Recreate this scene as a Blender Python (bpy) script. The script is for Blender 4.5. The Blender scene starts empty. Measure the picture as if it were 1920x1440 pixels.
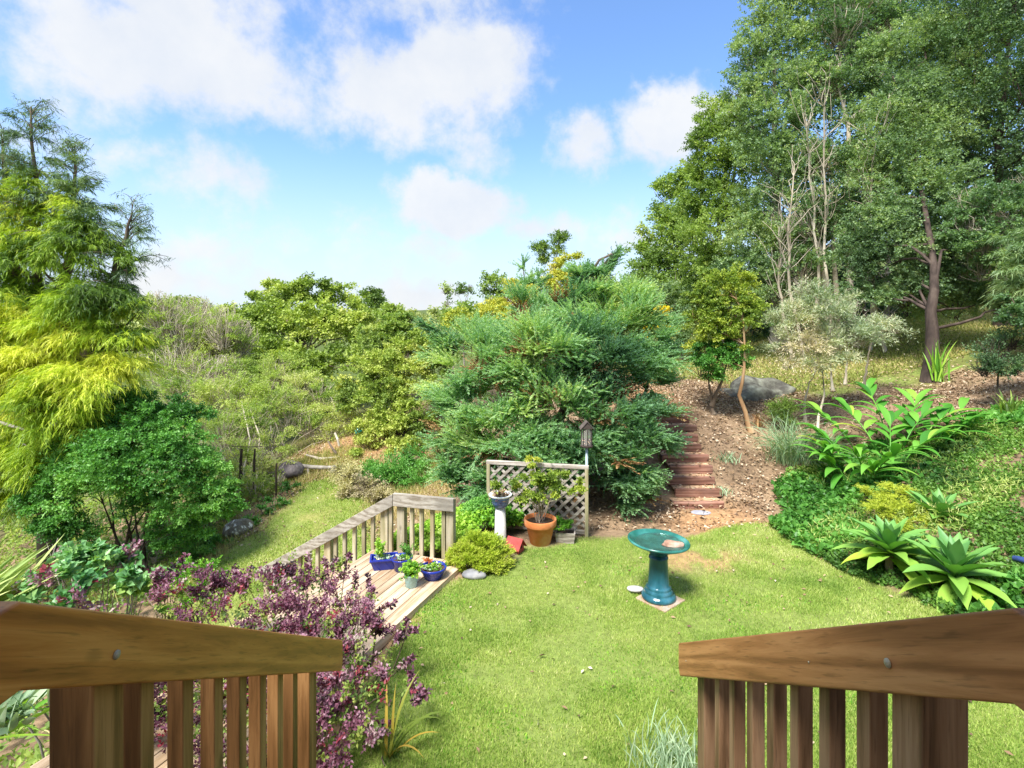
import bpy, math
import numpy as np
from mathutils import Vector

# ------------------------------------------------------------------ camera, sky, sun, exposure
R = math.radians
SC = bpy.context.scene
COL = SC.collection
EYE = 2.6                       # eye height over the lawn, metres
FOC = 1000.0                    # focal length in photo pixels (1920 wide)

cam_d = bpy.data.cameras.new('camera'); cam = bpy.data.objects.new('camera', cam_d); COL.objects.link(cam)
cam.location = (0, 0, EYE); cam.rotation_euler = (R(90), 0, 0)
cam_d.sensor_width = 36; cam_d.lens = 36 * FOC / 1920; cam_d.shift_y = -110 / 1920
cam_d.clip_start = .05; cam_d.clip_end = 2500
SC.camera = cam

SUN_EL, SUN_AZ = 58.0, 214.0    # azimuth clockwise from +Y: high, behind and a little to the left of the camera
world = bpy.data.worlds.new('World'); SC.world = world; world.use_nodes = True
SKY_STRENGTH = .135
SC.view_settings.view_transform = 'Standard'; SC.view_settings.look = 'None'
SC.view_settings.gamma = 1; SC.view_settings.use_curve_mapping = False
SC.view_settings.exposure = 1.32
sun_d = bpy.data.lights.new('sun', 'SUN'); sun_d.energy = 3.5; sun_d.angle = R(18); sun_d.color = (1, .965, .90)
sun = bpy.data.objects.new('sun', sun_d); COL.objects.link(sun)
sv = Vector((math.sin(R(SUN_AZ)) * math.cos(R(SUN_EL)), math.cos(R(SUN_AZ)) * math.cos(R(SUN_EL)), math.sin(R(SUN_EL))))
sun.rotation_euler = sv.to_track_quat('Z', 'Y').to_euler(); sun.location = sv * 40
try:
    SC.cycles.use_denoising = True
    SC.cycles.max_bounces = 9; SC.cycles.diffuse_bounces = 6; SC.cycles.transmission_bounces = 5; SC.cycles.glossy_bounces = 2
    SC.cycles.transparent_max_bounces = 8
except Exception:
    pass


def build_world():
    nt = world.node_tree; N = nt.nodes; L = nt.links; N.clear()
    out = N.new('ShaderNodeOutputWorld'); bg = N.new('ShaderNodeBackground')
    sky = N.new('ShaderNodeTexSky'); sky.sky_type = 'NISHITA'; sky.sun_disc = False
    sky.sun_elevation = R(SUN_EL); sky.sun_rotation = R(SUN_AZ); sky.air_density = 1.0; sky.dust_density = .6; sky.ozone_density = 2.0
    tc = N.new('ShaderNodeTexCoord')

    def vm(op, a, b=None, val=None):
        n = N.new('ShaderNodeVectorMath'); n.operation = op
        for i, s in enumerate((a, b)):
            if s is None: continue
            if isinstance(s, tuple): n.inputs[i].default_value = s
            else: L.new(s, n.inputs[i])
        if val is not None: n.inputs['Scale'].default_value = val
        return n.outputs['Value'] if op == 'LENGTH' else n.outputs[0]

    def mt(op, a, b=0.0, c=0.0, clamp=False):
        n = N.new('ShaderNodeMath'); n.operation = op; n.use_clamp = clamp
        for i, s in enumerate((a, b, c)):
            if isinstance(s, (int, float)): n.inputs[i].default_value = s
            else: L.new(s, n.inputs[i])
        return n.outputs[0]

    def noise(vec, sc, det=6, rough=.55):
        n = N.new('ShaderNodeTexNoise'); n.inputs['Scale'].default_value = sc; n.inputs['Detail'].default_value = det
        n.inputs['Roughness'].default_value = rough; L.new(vec, n.inputs['Vector']); return n
    d0 = vm('NORMALIZE', tc.outputs['Generated'])
    n1 = noise(d0, 5.5, 7, .6)
    off = vm('SCALE', vm('SUBTRACT', n1.outputs['Color'], (.5, .5, .5)), None, .17)
    d = vm('ADD', d0, off)
    blobs = [(330, 120, 260, 115, 1.6), (150, 150, 200, 100, .8), (480, 190, 130, 75, .8), (300, 0, 300, 120, 1), (60, 210, 110, 90, .45),
             (720, 170, 180, 110, 1.4), (860, 130, 165, 100, 1.5), (860, 260, 95, 60, .6), (680, 240, 120, 60, .6), (960, 165, 95, 40, .7),
             (800, -20, 200, 80, .8), (1270, 225, 120, 62, 1.7), (1085, 285, 75, 50, 1.0), (1190, 270, 80, 50, .9), (1340, 200, 70, 45, .9),
             (845, 380, 105, 66, 2.3), (860, 410, 120, 40, .7), (255, 300, 90, 42, .7), (395, 350, 110, 70, .75), (1040, 425, 220, 30, .6),
             (760, 480, 150, 40, .65), (390, 500, 220, 50, .75), (310, 540, 150, 45, 1.1), (760, 560, 110, 55, 1.0), (0, 255, 60, 40, .6),
             (1200, 440, 110, 30, .6), (620, 440, 200, 25, .3)]
    acc = None
    for px, py, rx, ry, s in blobs:
        c = Vector(((px - 960) / FOC, 1, (610 - py) / FOC)); ln = c.length; c.normalize()
        q = vm('MULTIPLY', vm('SUBTRACT', d, tuple(c)), (FOC * ln / rx, FOC * ln * 1.2 / (rx + ry), FOC * ln / ry))
        f = mt('MULTIPLY', mt('SUBTRACT', 1.25, vm('LENGTH', q)), s)
        acc = f if acc is None else mt('MAXIMUM', acc, f)
    sep = N.new('ShaderNodeSeparateXYZ'); L.new(d0, sep.inputs[0])
    # the rest of the sky, away from the clouds placed above, has broken cloud of the same kind, made denser to lift the ambient light
    n2 = noise(vm('MULTIPLY', d0, (1, 1, 1.8)), 2.6, 5, .55)
    rest = mt('MULTIPLY', mt('SUBTRACT', n2.outputs['Fac'], .5), 4.5)
    away = mt('MULTIPLY', mt('SUBTRACT', .62, sep.outputs['Y']), 4, clamp=True)
    rest = mt('SUBTRACT', mt('MULTIPLY', mt('ADD', rest, 1.1), away), .6)
    acc = mt('MAXIMUM', acc, rest)
    n3 = noise(d0, 13, 8, .62)
    acc = mt('ADD', acc, mt('MULTIPLY', mt('SUBTRACT', n3.outputs['Fac'], .5), 2.4))
    mr = N.new('ShaderNodeMapRange'); mr.interpolation_type = 'SMOOTHSTEP'
    mr.inputs['From Min'].default_value = 0.0; mr.inputs['From Max'].default_value = 1.15; L.new(acc, mr.inputs['Value'])
    # thin veil towards the horizon
    hz = N.new('ShaderNodeMapRange'); hz.interpolation_type = 'SMOOTHSTEP'
    hz.inputs['From Min'].default_value = .34; hz.inputs['From Max'].default_value = 0.0; L.new(sep.outputs['Z'], hz.inputs['Value'])
    hv = mt('MULTIPLY', hz.outputs[0], .9)
    tint = N.new('ShaderNodeMix'); tint.data_type = 'RGBA'; tint.blend_type = 'MULTIPLY'; tint.inputs[0].default_value = 1
    L.new(sky.outputs[0], tint.inputs[6]); tint.inputs[7].default_value = SKY_TINT
    m1 = N.new('ShaderNodeMix'); m1.data_type = 'RGBA'; L.new(hv, m1.inputs[0]); L.new(tint.outputs[2], m1.inputs[6]); m1.inputs[7].default_value = VEIL
    cc = N.new('ShaderNodeValToRGB'); L.new(n1.outputs['Fac'], cc.inputs[0])
    cc.color_ramp.elements[0].position = .35; cc.color_ramp.elements[0].color = CLOUD_LO
    cc.color_ramp.elements[1].position = .6; cc.color_ramp.elements[1].color = CLOUD_HI
    m2 = N.new('ShaderNodeMix'); m2.data_type = 'RGBA'; L.new(mt('MULTIPLY', mr.outputs[0], .93), m2.inputs[0]); L.new(m1.outputs[2], m2.inputs[6]); L.new(cc.outputs[0], m2.inputs[7])
    L.new(m2.outputs[2], bg.inputs[0]); bg.inputs[1].default_value = SKY_STRENGTH; L.new(bg.outputs[0], out.inputs[0])


SKY_TINT = (.67, .79, .93, 1)
VEIL = (2.35, 2.65, 2.92, 1)
CLOUD_LO = (2.5, 2.62, 2.8, 1)
CLOUD_HI = (2.85, 2.88, 2.9, 1)
build_world()

# ------------------------------------------------------------------ helpers
rng = np.random.default_rng(11)
ORG = {}                                            # world origin of every parent


def P(px, py, d):
    return np.array([(px - 960) / FOC * d, d, EYE - (py - 610) / FOC * d])


def unit(a):
    return a / np.maximum(np.linalg.norm(a, axis=-1, keepdims=True), 1e-9)


_tab = np.random.default_rng(5).random((64, 64, 64)).astype(np.float32)


def vnoise(p, f=1.0):
    """smooth value noise 0..1 at points p (N,3)"""
    q = np.asarray(p, float) * f + 1000
    i = np.floor(q).astype(int); t = q - i; t = t * t * (3 - 2 * t); i &= 63; j = (i + 1) & 63
    r = 0
    for a in (0, 1):
        for b in (0, 1):
            for c in (0, 1):
                w = (t[:, 0] if a else 1 - t[:, 0]) * (t[:, 1] if b else 1 - t[:, 1]) * (t[:, 2] if c else 1 - t[:, 2])
                r = r + w * _tab[(j if a else i)[:, 0], (j if b else i)[:, 1], (j if c else i)[:, 2]]
    return r


def vn2(x, y, f):
    return vnoise(np.stack([x, y, np.zeros_like(x) + .37], 1), f)


def link(o, parent=None, loc=(0, 0, 0)):
    COL.objects.link(o); o.location = loc
    if parent is not None:
        o.parent = parent; ORG[o.name] = ORG[parent.name] + np.array(loc, float)
    else:
        ORG[o.name] = np.array(loc, float)
    return o


def raw_mesh(name, v, f, mat, attrs=None, smooth=True):
    """f: (M,k) int array or a list of index tuples"""
    me = bpy.data.meshes.new(name)
    if isinstance(f, np.ndarray):
        M, k = f.shape
        me.vertices.add(len(v)); me.vertices.foreach_set('co', np.ascontiguousarray(v, np.float32).ravel())
        me.loops.add(M * k); me.loops.foreach_set('vertex_index', np.ascontiguousarray(f, np.int32).ravel())
        me.polygons.add(M); me.polygons.foreach_set('loop_start', np.arange(0, M * k, k, dtype=np.int32))
        me.polygons.foreach_set('loop_total', np.full(M, k, np.int32))
        me.update(calc_edges=True)
    else:
        me.from_pydata([tuple(map(float, p)) for p in v], [], f); me.update()
    if smooth: me.polygons.foreach_set('use_smooth', np.ones(len(me.polygons), bool))
    for kx, a in (attrs or {}).items():
        if a.ndim == 1:
            at = me.attributes.new(kx, 'FLOAT', 'POINT'); at.data.foreach_set('value', a.astype(np.float32))
        else:
            at = me.attributes.new(kx, 'FLOAT_COLOR', 'POINT'); at.data.foreach_set('color', a.astype(np.float32).ravel())
    for m in (mat if isinstance(mat, (list, tuple)) else [mat]): me.materials.append(m)
    return me


def mk(name, v, f, mat, parent=None, attrs=None, smooth=True, org=None):
    """mesh object; v in world coordinates"""
    if parent is not None: o0 = ORG[parent.name]; loc = (0, 0, 0)
    else: o0 = np.array(org if org is not None else (0, 0, 0), float); loc = tuple(o0)
    me = raw_mesh(name, np.asarray(v, float) - o0, f, mat, attrs, smooth)
    return link(bpy.data.objects.new(name, me), parent, loc)


def thing(name, label, cat, loc, group=None):
    o = bpy.data.objects.new(name, None); o.empty_display_size = .1
    link(o, None, tuple(float(c) for c in loc)); o['label'] = label; o['category'] = cat
    if group: o['group'] = group
    return o


def tag(o, label, cat=None, group=None, kind=None):
    if label: o['label'] = label
    if cat: o['category'] = cat
    if group: o['group'] = group
    if kind: o['kind'] = kind
    return o


def bevel(o, w=.004, seg=2):
    m = o.modifiers.new('bevel', 'BEVEL'); m.width = w; m.segments = seg; m.limit_method = 'ANGLE'; m.angle_limit = R(35)
    return o


class G:
    """collects simple solids"""
    def __init__(s): s.v = []; s.f = []

    def add(s, v, f):
        n = len(s.v); s.v += [np.asarray(p, float) for p in v]; s.f += [tuple(i + n for i in q) for q in f]; return s

    def beam(s, p0, p1, w, h, side=None):
        """box between p0 and p1; w across (horizontal), h vertical or the other axis"""
        p0 = np.array(p0, float); p1 = np.array(p1, float); d = unit(p1 - p0)
        if side is None: side = unit(np.cross(d, (0, 0, 1))) if abs(d[2]) < .99 else np.array((1., 0, 0))
        side = np.array(side, float)
        upv = np.array((0, 0, 1.)) if abs(d[2]) < .8 else unit(np.cross(side, d))
        a = side * w / 2; b = upv * h / 2
        v = [p + i * a + j * b for p in (p0, p1) for i, j in ((-1, -1), (1, -1), (1, 1), (-1, 1))]
        return s.add(v, [(0, 3, 2, 1), (4, 5, 6, 7), (0, 1, 5, 4), (1, 2, 6, 5), (2, 3, 7, 6), (3, 0, 4, 7)])

    def lathe(s, prof, c, n=32, tilt=(0, 0), close=True):
        c = np.array(c, float); v = []; f = []
        for r, z in prof:
            for i in range(n):
                a = 2 * math.pi * i / n; p = np.array((r * math.cos(a), r * math.sin(a), z))
                p[2] += p[0] * tilt[0] + p[1] * tilt[1]; v.append(c + p)
        for k in range(len(prof) - 1):
            for i in range(n):
                j = (i + 1) % n; f.append((k * n + i, k * n + j, k * n + n + j, k * n + n + i))
        if close:
            f.append(tuple(range(n))[::-1]); f.append(tuple((len(prof) - 1) * n + i for i in range(n)))
        return s.add(v, f)

    def tube(s, pts, rad, n=8):
        v, f, _ = tubes(np.array([pts], float), np.array([rad], float), n)
        return s.add(list(v), [tuple(q) for q in f])

    def mk(s, name, mat, parent=None, smooth=False, org=None):
        return mk(name, np.array(s.v), s.f, mat, parent, None, smooth, org)


def tubes(pts, rad, n=5):
    """vectorised tubes: pts (N,K,3), rad (N,K) -> verts, quads, random per tube"""
    N, K, _ = pts.shape
    t = np.empty_like(pts); t[:, 1:-1] = pts[:, 2:] - pts[:, :-2] if K > 2 else 0
    t[:, 0] = pts[:, 1] - pts[:, 0]; t[:, -1] = pts[:, -1] - pts[:, -2]; t = unit(t)
    ref = np.where(np.abs(t[:, :1, 2:]) > .8, np.array([[[1., .1, 0]]]), np.array([[[0, 0, 1.]]])) * np.ones_like(t)
    a = unit(np.cross(t, ref)); b = np.cross(t, a)
    ang = np.arange(n) * 2 * math.pi / n
    v = pts[:, :, None] + rad[:, :, None, None] * (a[:, :, None] * np.cos(ang)[:, None] + b[:, :, None] * np.sin(ang)[:, None])
    base = (np.arange(N) * K * n)[:, None, None] + (np.arange(K - 1) * n)[None, :, None]
    i = np.arange(n); j = (i + 1) % n
    f = np.stack([base + i, base + j, base + n + j, base + n + i], -1).reshape(-1, 4)
    cap = (np.arange(N) * K * n)[:, None] + (K - 1) * n + np.arange(n)
    if n == 4: f = np.concatenate([f, cap])
    return v.reshape(-1, 3), f, np.repeat(rng.random(N), K * n)


# ------------------------------------------------------------------ materials
def new_mat(name):
    m = bpy.data.materials.new(name); m.use_nodes = True; nt = m.node_tree
    b = nt.nodes['Principled BSDF']; return m, nt.nodes, nt.links, b


def ramp(N, L, fac, cols, pos=None):
    r = N.new('ShaderNodeValToRGB'); el = r.color_ramp.elements
    while len(el) < len(cols): el.new(.5)
    for i, c in enumerate(cols):
        el[i].position = pos[i] if pos else i / (len(cols) - 1); el[i].color = (*c, 1)
    L.new(fac, r.inputs[0]); return r.outputs[0]


def leaf_mat(name, cols, trans=.3, rough=.5, pos=None, spec=.3, tcol=(1.15, 1.25, .55)):
    m, N, L, b = new_mat(name)
    at = N.new('ShaderNodeAttribute'); at.attribute_name = 'v'
    c = ramp(N, L, at.outputs['Fac'], cols, pos)
    L.new(c, b.inputs['Base Color']); b.inputs['Roughness'].default_value = rough
    b.inputs['Specular IOR Level'].default_value = spec
    tr = N.new('ShaderNodeBsdfTranslucent'); mx = N.new('ShaderNodeMix'); mx.data_type = 'RGBA'; mx.blend_type = 'MULTIPLY'
    mx.inputs[0].default_value = 1; L.new(c, mx.inputs[6]); mx.inputs[7].default_value = (*tcol, 1); L.new(mx.outputs[2], tr.inputs[0])
    ms = N.new('ShaderNodeMixShader'); ms.inputs[0].default_value = trans
    L.new(b.outputs[0], ms.inputs[1]); L.new(tr.outputs[0], ms.inputs[2])
    L.new(ms.outputs[0], N['Material Output'].inputs[0]); return m


def rough_mat(name, cols, scale=8, rough=.85, bump=.3, stretch=(1, 1, 1), spec=.25, det=6, pos=None, bscale=None, coat=0):
    m, N, L, b = new_mat(name)
    tc = N.new('ShaderNodeTexCoord'); mp = N.new('ShaderNodeMapping'); mp.inputs['Scale'].default_value = stretch
    L.new(tc.outputs['Object'], mp.inputs[0])
    n = N.new('ShaderNodeTexNoise'); n.inputs['Scale'].default_value = scale; n.inputs['Detail'].default_value = det; n.inputs['Roughness'].default_value = .6
    L.new(mp.outputs[0], n.inputs['Vector'])
    L.new(ramp(N, L, n.outputs['Fac'], cols, pos or [.3 + .4 * i / (len(cols) - 1) for i in range(len(cols))]), b.inputs['Base Color'])
    b.inputs['Roughness'].default_value = rough; b.inputs['Specular IOR Level'].default_value = spec
    b.inputs['Coat Weight'].default_value = coat; b.inputs['Coat Roughness'].default_value = .08
    if bump:
        n2 = N.new('ShaderNodeTexNoise'); n2.inputs['Scale'].default_value = bscale or scale * 3; n2.inputs['Detail'].default_value = 5
        L.new(mp.outputs[0], n2.inputs['Vector'])
        bp = N.new('ShaderNodeBump'); bp.inputs['Strength'].default_value = bump; bp.inputs['Distance'].default_value = .02
        L.new(n2.outputs['Fac'], bp.inputs['Height']); L.new(bp.outputs[0], b.inputs['Normal'])
    return m


def wood_mat(name, dark, mid, light, axis=1, scale=5, rough=.6, stain=None, slope=0.0):
    """grain runs along the given axis"""
    m, N, L, b = new_mat(name)
    tc = N.new('ShaderNodeTexCoord'); oi = N.new('ShaderNodeObjectInfo')
    ad = N.new('ShaderNodeVectorMath'); ad.operation = 'ADD'; L.new(tc.outputs['Object'], ad.inputs[0])
    sc = N.new('ShaderNodeVectorMath'); sc.operation = 'SCALE'; sc.inputs[0].default_value = (7, 5, 3); L.new(oi.outputs['Random'], sc.inputs['Scale'])
    L.new(sc.outputs[0], ad.inputs[1])
    s = [9.0, 9.0, 9.0]; s[axis] = .5
    rt = N.new('ShaderNodeMapping'); rt.inputs['Rotation'].default_value = (slope, 0, 0); L.new(ad.outputs[0], rt.inputs[0])
    mp = N.new('ShaderNodeMapping'); mp.inputs['Scale'].default_value = s; L.new(rt.outputs[0], mp.inputs[0])
    n = N.new('ShaderNodeTexNoise'); n.inputs['Scale'].default_value = scale; n.inputs['Detail'].default_value = 8; n.inputs['Roughness'].default_value = .65
    n.inputs['Distortion'].default_value = .6
    L.new(mp.outputs[0], n.inputs['Vector'])
    wv = N.new('ShaderNodeTexWave'); wv.wave_type = 'BANDS'; wv.bands_direction = 'Z'; wv.inputs['Scale'].default_value = .55; wv.inputs['Distortion'].default_value = 14
    wv.inputs['Detail'].default_value = 3; wv.inputs['Detail Scale'].default_value = 1.2; L.new(mp.outputs[0], wv.inputs['Vector'])
    mx = N.new('ShaderNodeMix'); mx.data_type = 'FLOAT'; mx.inputs[0].default_value = .22; L.new(n.outputs['Fac'], mx.inputs[2]); L.new(wv.outputs['Fac'], mx.inputs[3])
    c = ramp(N, L, mx.outputs[0], [dark, mid, light], [.34, .5, .66])
    n4 = N.new('ShaderNodeTexNoise'); n4.inputs['Scale'].default_value = scale * 4.5; n4.inputs['Detail'].default_value = 3; L.new(mp.outputs[0], n4.inputs['Vector'])
    m4 = N.new('ShaderNodeMapRange'); m4.inputs['From Min'].default_value = .58; m4.inputs['From Max'].default_value = .70; m4.inputs['To Min'].default_value = 1; m4.inputs['To Max'].default_value = .68; L.new(n4.outputs['Fac'], m4.inputs['Value'])
    vo = N.new('ShaderNodeTexVoronoi'); vo.inputs['Scale'].default_value = 2.1; mk_ = N.new('ShaderNodeMapping'); kz = [2.2, 2.2, 2.2]; kz[axis] = 1.0; mk_.inputs['Scale'].default_value = kz; L.new(rt.outputs[0], mk_.inputs[0]); L.new(mk_.outputs[0], vo.inputs['Vector'])
    m5 = N.new('ShaderNodeMapRange'); m5.inputs['From Min'].default_value = .03; m5.inputs['From Max'].default_value = .09; m5.inputs['To Min'].default_value = .45; m5.inputs['To Max'].default_value = 1; L.new(vo.outputs['Distance'], m5.inputs['Value'])
    m6 = N.new('ShaderNodeMath'); m6.operation = 'MULTIPLY'; L.new(m4.outputs[0], m6.inputs[0]); L.new(m5.outputs[0], m6.inputs[1])
    vs = N.new('ShaderNodeVectorMath'); vs.operation = 'SCALE'; L.new(c, vs.inputs[0]); L.new(m6.outputs[0], vs.inputs['Scale']); c = vs.outputs[0]
    n3 = N.new('ShaderNodeTexNoise'); n3.inputs['Scale'].default_value = 2.3; n3.inputs['Detail'].default_value = 4; L.new(ad.outputs[0], n3.inputs['Vector'])
    if stain:
        m2 = N.new('ShaderNodeMix'); m2.data_type = 'RGBA'; L.new(c, m2.inputs[6]); m2.inputs[7].default_value = (*stain, 1)
        mr = N.new('ShaderNodeMapRange'); mr.inputs['From Min'].default_value = .5; mr.inputs['From Max'].default_value = .72; mr.inputs['To Max'].default_value = .7
        L.new(n3.outputs['Fac'], mr.inputs['Value']); L.new(mr.outputs[0], m2.inputs[0]); c = m2.outputs[2]
    vr = N.new('ShaderNodeHueSaturation'); vr.inputs['Saturation'].default_value = 1
    mr2 = N.new('ShaderNodeMapRange'); mr2.inputs['To Min'].default_value = .82; mr2.inputs['To Max'].default_value = 1.15
    L.new(oi.outputs['Random'], mr2.inputs['Value']); L.new(mr2.outputs[0], vr.inputs['Value']); L.new(c, vr.inputs['Color'])
    L.new(vr.outputs[0], b.inputs['Base Color']); b.inputs['Roughness'].default_value = rough
    b.inputs['Specular IOR Level'].default_value = .3
    bp = N.new('ShaderNodeBump'); bp.inputs['Strength'].default_value = .25; bp.inputs['Distance'].default_value = .004
    L.new(mx.outputs[0], bp.inputs['Height']); L.new(bp.outputs[0], b.inputs['Normal'])
    return m


def glaze_mat(name, cols, scale=6, rough=.18):
    m = rough_mat(name, cols, scale, rough, .08, spec=.5, bscale=20)
    return m


# ------------------------------------------------------------------ terrain
CP = [(-.6, 2, 0), (1, 1, 0), (3.5, 2, .02), (-.6, 3, 0), (-.5, 5.5, 0), (0, 0, 0), (3.9, 4.9, 0), (3.1, 7.3, 0), (2, 7.3, 0), (1, 7, 0), (0, 6.6, 0), (2, 4, 0), (1, 5, 0),
      (-.9, 7.2, -.35), (0, 8.5, .1), (1.2, 9, .3), (-1.2, 5.2, -.02), (-1.5, 6.3, -.22), (-2.3, 6.4, -.75), (-3.2, 6.6, -1.2), (-2, 3.6, -.5), (-1.6, 2, -.2), (-3, 2, -.9), (-3.2, 4.5, -1.05), (-5, 4, -1.6),
      (-1.6, 8, -.85), (-2.6, 9, -1.1), (-2.2, 11, -.8),
      (-4.1, 8.6, -1.15), (-4, 10.3, -1.0), (-5, 9.7, -1.2), (-4.8, 12.7, -.9), (-3.3, 12.5, -.75), (-4.9, 14.5, -.6), (-3.5, 15, -.4), (-3, 20, .1), (-8, 10, -2.0), (-8, 16, -1.6), (-15, 20, -2.2), (-12, 8, -3),
      (3, 9.2, .92), (2, 9.2, .9), (2.5, 8.3, .45), (3, 11, 1.2), (3.4, 8.4, .5), (3.6, 9.2, .8), (4, 13, 1.5), (5.4, 11.5, 1.16), (4.8, 14, 1.34), (6, 20, 1.7), (8.5, 25, 1.9),
      (9.7, 14, 2.3), (12.5, 14, 2.7), (15, 16, 3.3), (8.3, 10.5, 1.6), (8.5, 9, 1.55), (6.6, 7, .92), (5.2, 5.5, .42), (3.7, 5.7, .1), (4.4, 8.8, .5), (3.7, 8.2, .3), (4.8, 9.8, .76), (7, 3.5, 1.0), (10, 7, 2.1),
      (25, 25, 6), (30, 50, 9), (0, 30, .6), (0, 60, 1), (-25, 60, 1), (-60, 60, 4), (-40, 20, -4), (-40, -10, -4), (60, 60, 16), (50, 10, 10), (40, -20, 6), (0, -25, 0), (15, 0, 2.6), (0, 110, 2), (110, 110, 20), (-110, 110, 6), (-110, -40, 0), (110, -40, 10)]
CP = np.array(CP, float)


def _k(r): return r ** 2 * np.log(r + 1e-9) * 0 + r     # biharmonic-like, well behaved far out


_S = np.linalg.norm(CP[:, None, :2] - CP[None, :, :2], axis=2)
_A = np.sqrt(_S ** 2 + .16)
_W = np.linalg.solve(np.block([[_A, np.ones((len(CP), 1))], [np.ones((1, len(CP))), np.zeros((1, 1))]]), np.append(CP[:, 2], 0))


def gz(x, y):
    x = np.atleast_1d(np.asarray(x, float)); y = np.atleast_1d(np.asarray(y, float)); out = np.empty(len(x))
    for i in range(0, len(x), 20000):
        q = np.stack([x[i:i + 20000], y[i:i + 20000]], 1)
        d = np.sqrt(((q[:, None] - CP[None, :, :2]) ** 2).sum(2) + .16)
        out[i:i + 20000] = d @ _W[:-1] + _W[-1]
    lawn = (1 - smooth(-.05, .35, sdf(np.stack([x, y], 1), LAWN)))
    return out * (1 - lawn)


def smooth(a, b, x):
    t = np.clip((x - a) / (b - a), 0, 1); return t * t * (3 - 2 * t)


def sdf(p, poly):
    """signed distance to a polygon, negative inside"""
    poly = np.asarray(poly, float); d = np.full(len(p), 1e9); ins = np.zeros(len(p), bool)
    for a, b in zip(poly, np.roll(poly, -1, 0)):
        e = b - a; w = p - a; t = np.clip((w @ e) / (e @ e), 0, 1)
        d = np.minimum(d, np.linalg.norm(w - t[:, None] * e, axis=1))
        c = (a[1] > p[:, 1]) != (b[1] > p[:, 1])
        xx = a[0] + (p[:, 1] - a[1]) * e[0] / (e[1] if abs(e[1]) > 1e-9 else 1e-9)
        ins ^= c & (p[:, 0] < xx)
    return np.where(ins, -d, d)


def G0(px, py, z=0.0):
    d = (EYE - z) / ((py - 610) / FOC); return ((px - 960) / FOC * d, d)


LAWN = [(-.95, 1.0)] + [G0(*q) for q in [(720, 1260), (765, 1180), (835, 1105), (880, 1092), (935, 1078), (962, 1050), (985, 1032), (1030, 1023), (1100, 1014), (1190, 1008), (1290, 1012),
        (1400, 985), (1450, 985), (1500, 1000), (1530, 1030), (1580, 1068), (1640, 1095), (1720, 1125), (1790, 1148), (1900, 1180)]] + [(4.6, 2.5), (4.6, 1.0)]
LOWER = [(-4.6, 7.4), (-4.75, 9), (-4.55, 10.6), (-4.7, 12.0), (-4.0, 12.5), (-3.3, 11.8), (-2.9, 10.2), (-2.0, 8.3), (-1.7, 7.1), (-2.4, 6.8), (-3.6, 6.4), (-4.5, 6.2)]
UPPER = [(3.4, 12.3), (5.0, 12.2), (6.2, 11.3), (7.8, 10.6), (10, 9.9), (13, 10.4), (17, 14), (18, 18), (8, 26), (4, 24), (3.3, 18)]


def axis(lo, f0, f1, hi, fine):
    a = [f0]
    s = fine
    while a[0] > lo: s *= 1.12; a.insert(0, a[0] - s)
    n = int((f1 - f0) / fine); a += list(f0 + fine * np.arange(1, n + 1)); s = fine
    while a[-1] < hi: s *= 1.12; a.append(a[-1] + s)
    return np.array(a)


def leaf_soil_mat():
    m, N, L, b = new_mat('soil_and_turf')
    at = N.new('ShaderNodeAttribute'); at.attribute_name = 'col'
    tc = N.new('ShaderNodeTexCoord')
    n = N.new('ShaderNodeTexNoise'); n.inputs['Scale'].default_value = 14; n.inputs['Detail'].default_value = 10; n.inputs['Roughness'].default_value = .75
    L.new(tc.outputs['Object'], n.inputs['Vector'])
    mr = N.new('ShaderNodeMapRange'); mr.inputs['From Min'].default_value = .3; mr.inputs['From Max'].default_value = .7
    mr.inputs['To Min'].default_value = .55; mr.inputs['To Max'].default_value = 1.4; L.new(n.outputs['Fac'], mr.inputs['Value'])
    mx = N.new('ShaderNodeVectorMath'); mx.operation = 'SCALE'; L.new(at.outputs['Color'], mx.inputs[0]); L.new(mr.outputs[0], mx.inputs['Scale'])
    L.new(mx.outputs[0], b.inputs['Base Color']); b.inputs['Roughness'].default_value = .95; b.inputs['Specular IOR Level'].default_value = .1
    bp = N.new('ShaderNodeBump'); bp.inputs['Strength'].default_value = .6; bp.inputs['Distance'].default_value = .03
    L.new(n.outputs['Fac'], bp.inputs['Height']); L.new(bp.outputs[0], b.inputs['Normal']); return m


def zone_masks(x, y):
    p = np.stack([x, y], 1); w = (vn2(x, y, 2.2) - .5) * .5 + (vn2(x, y, 7) - .5) * .25
    lawn = 1 - smooth(-.06, .12, sdf(p, LAWN) + w * .45)
    lower = 1 - smooth(-.15, .3, sdf(p, LOWER) + w)
    upper = 1 - smooth(-.3, .6, sdf(p, UPPER) + w * 2)
    patch = np.exp(-(((x - 2.05) / .62) ** 2 + ((y - 5.95) / .42) ** 2) ** 2) * smooth(.3, .5, vn2(x, y, 4)) * .85
    clay = np.maximum(np.exp(-(((x - 2.75) / .62) ** 2 + ((y - 7.0) / .6) ** 2) ** 1.5), patch)
    clay = np.maximum(clay, np.exp(-(((x + .75) / .35) ** 2 + ((y - 4.7) / .75) ** 2) ** 1.5) * .8)
    clay = np.maximum(clay, np.exp(-(((x - 2.55) / .75) ** 2 + ((y - 10.6) / 2.1) ** 2) ** 2) * .8)
    clay = np.maximum(clay, np.exp(-(((x + 4.1) / 1.7) ** 2 + ((y - 14.3) / 1.9) ** 2) ** 2) * .8)
    clay = np.maximum(clay, np.exp(-(((x - 4.6) / 1.5) ** 2 + ((y - 12.9) / .8) ** 2) ** 2) * .8)
    return lawn * (1 - patch), lower, upper, clay


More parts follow.
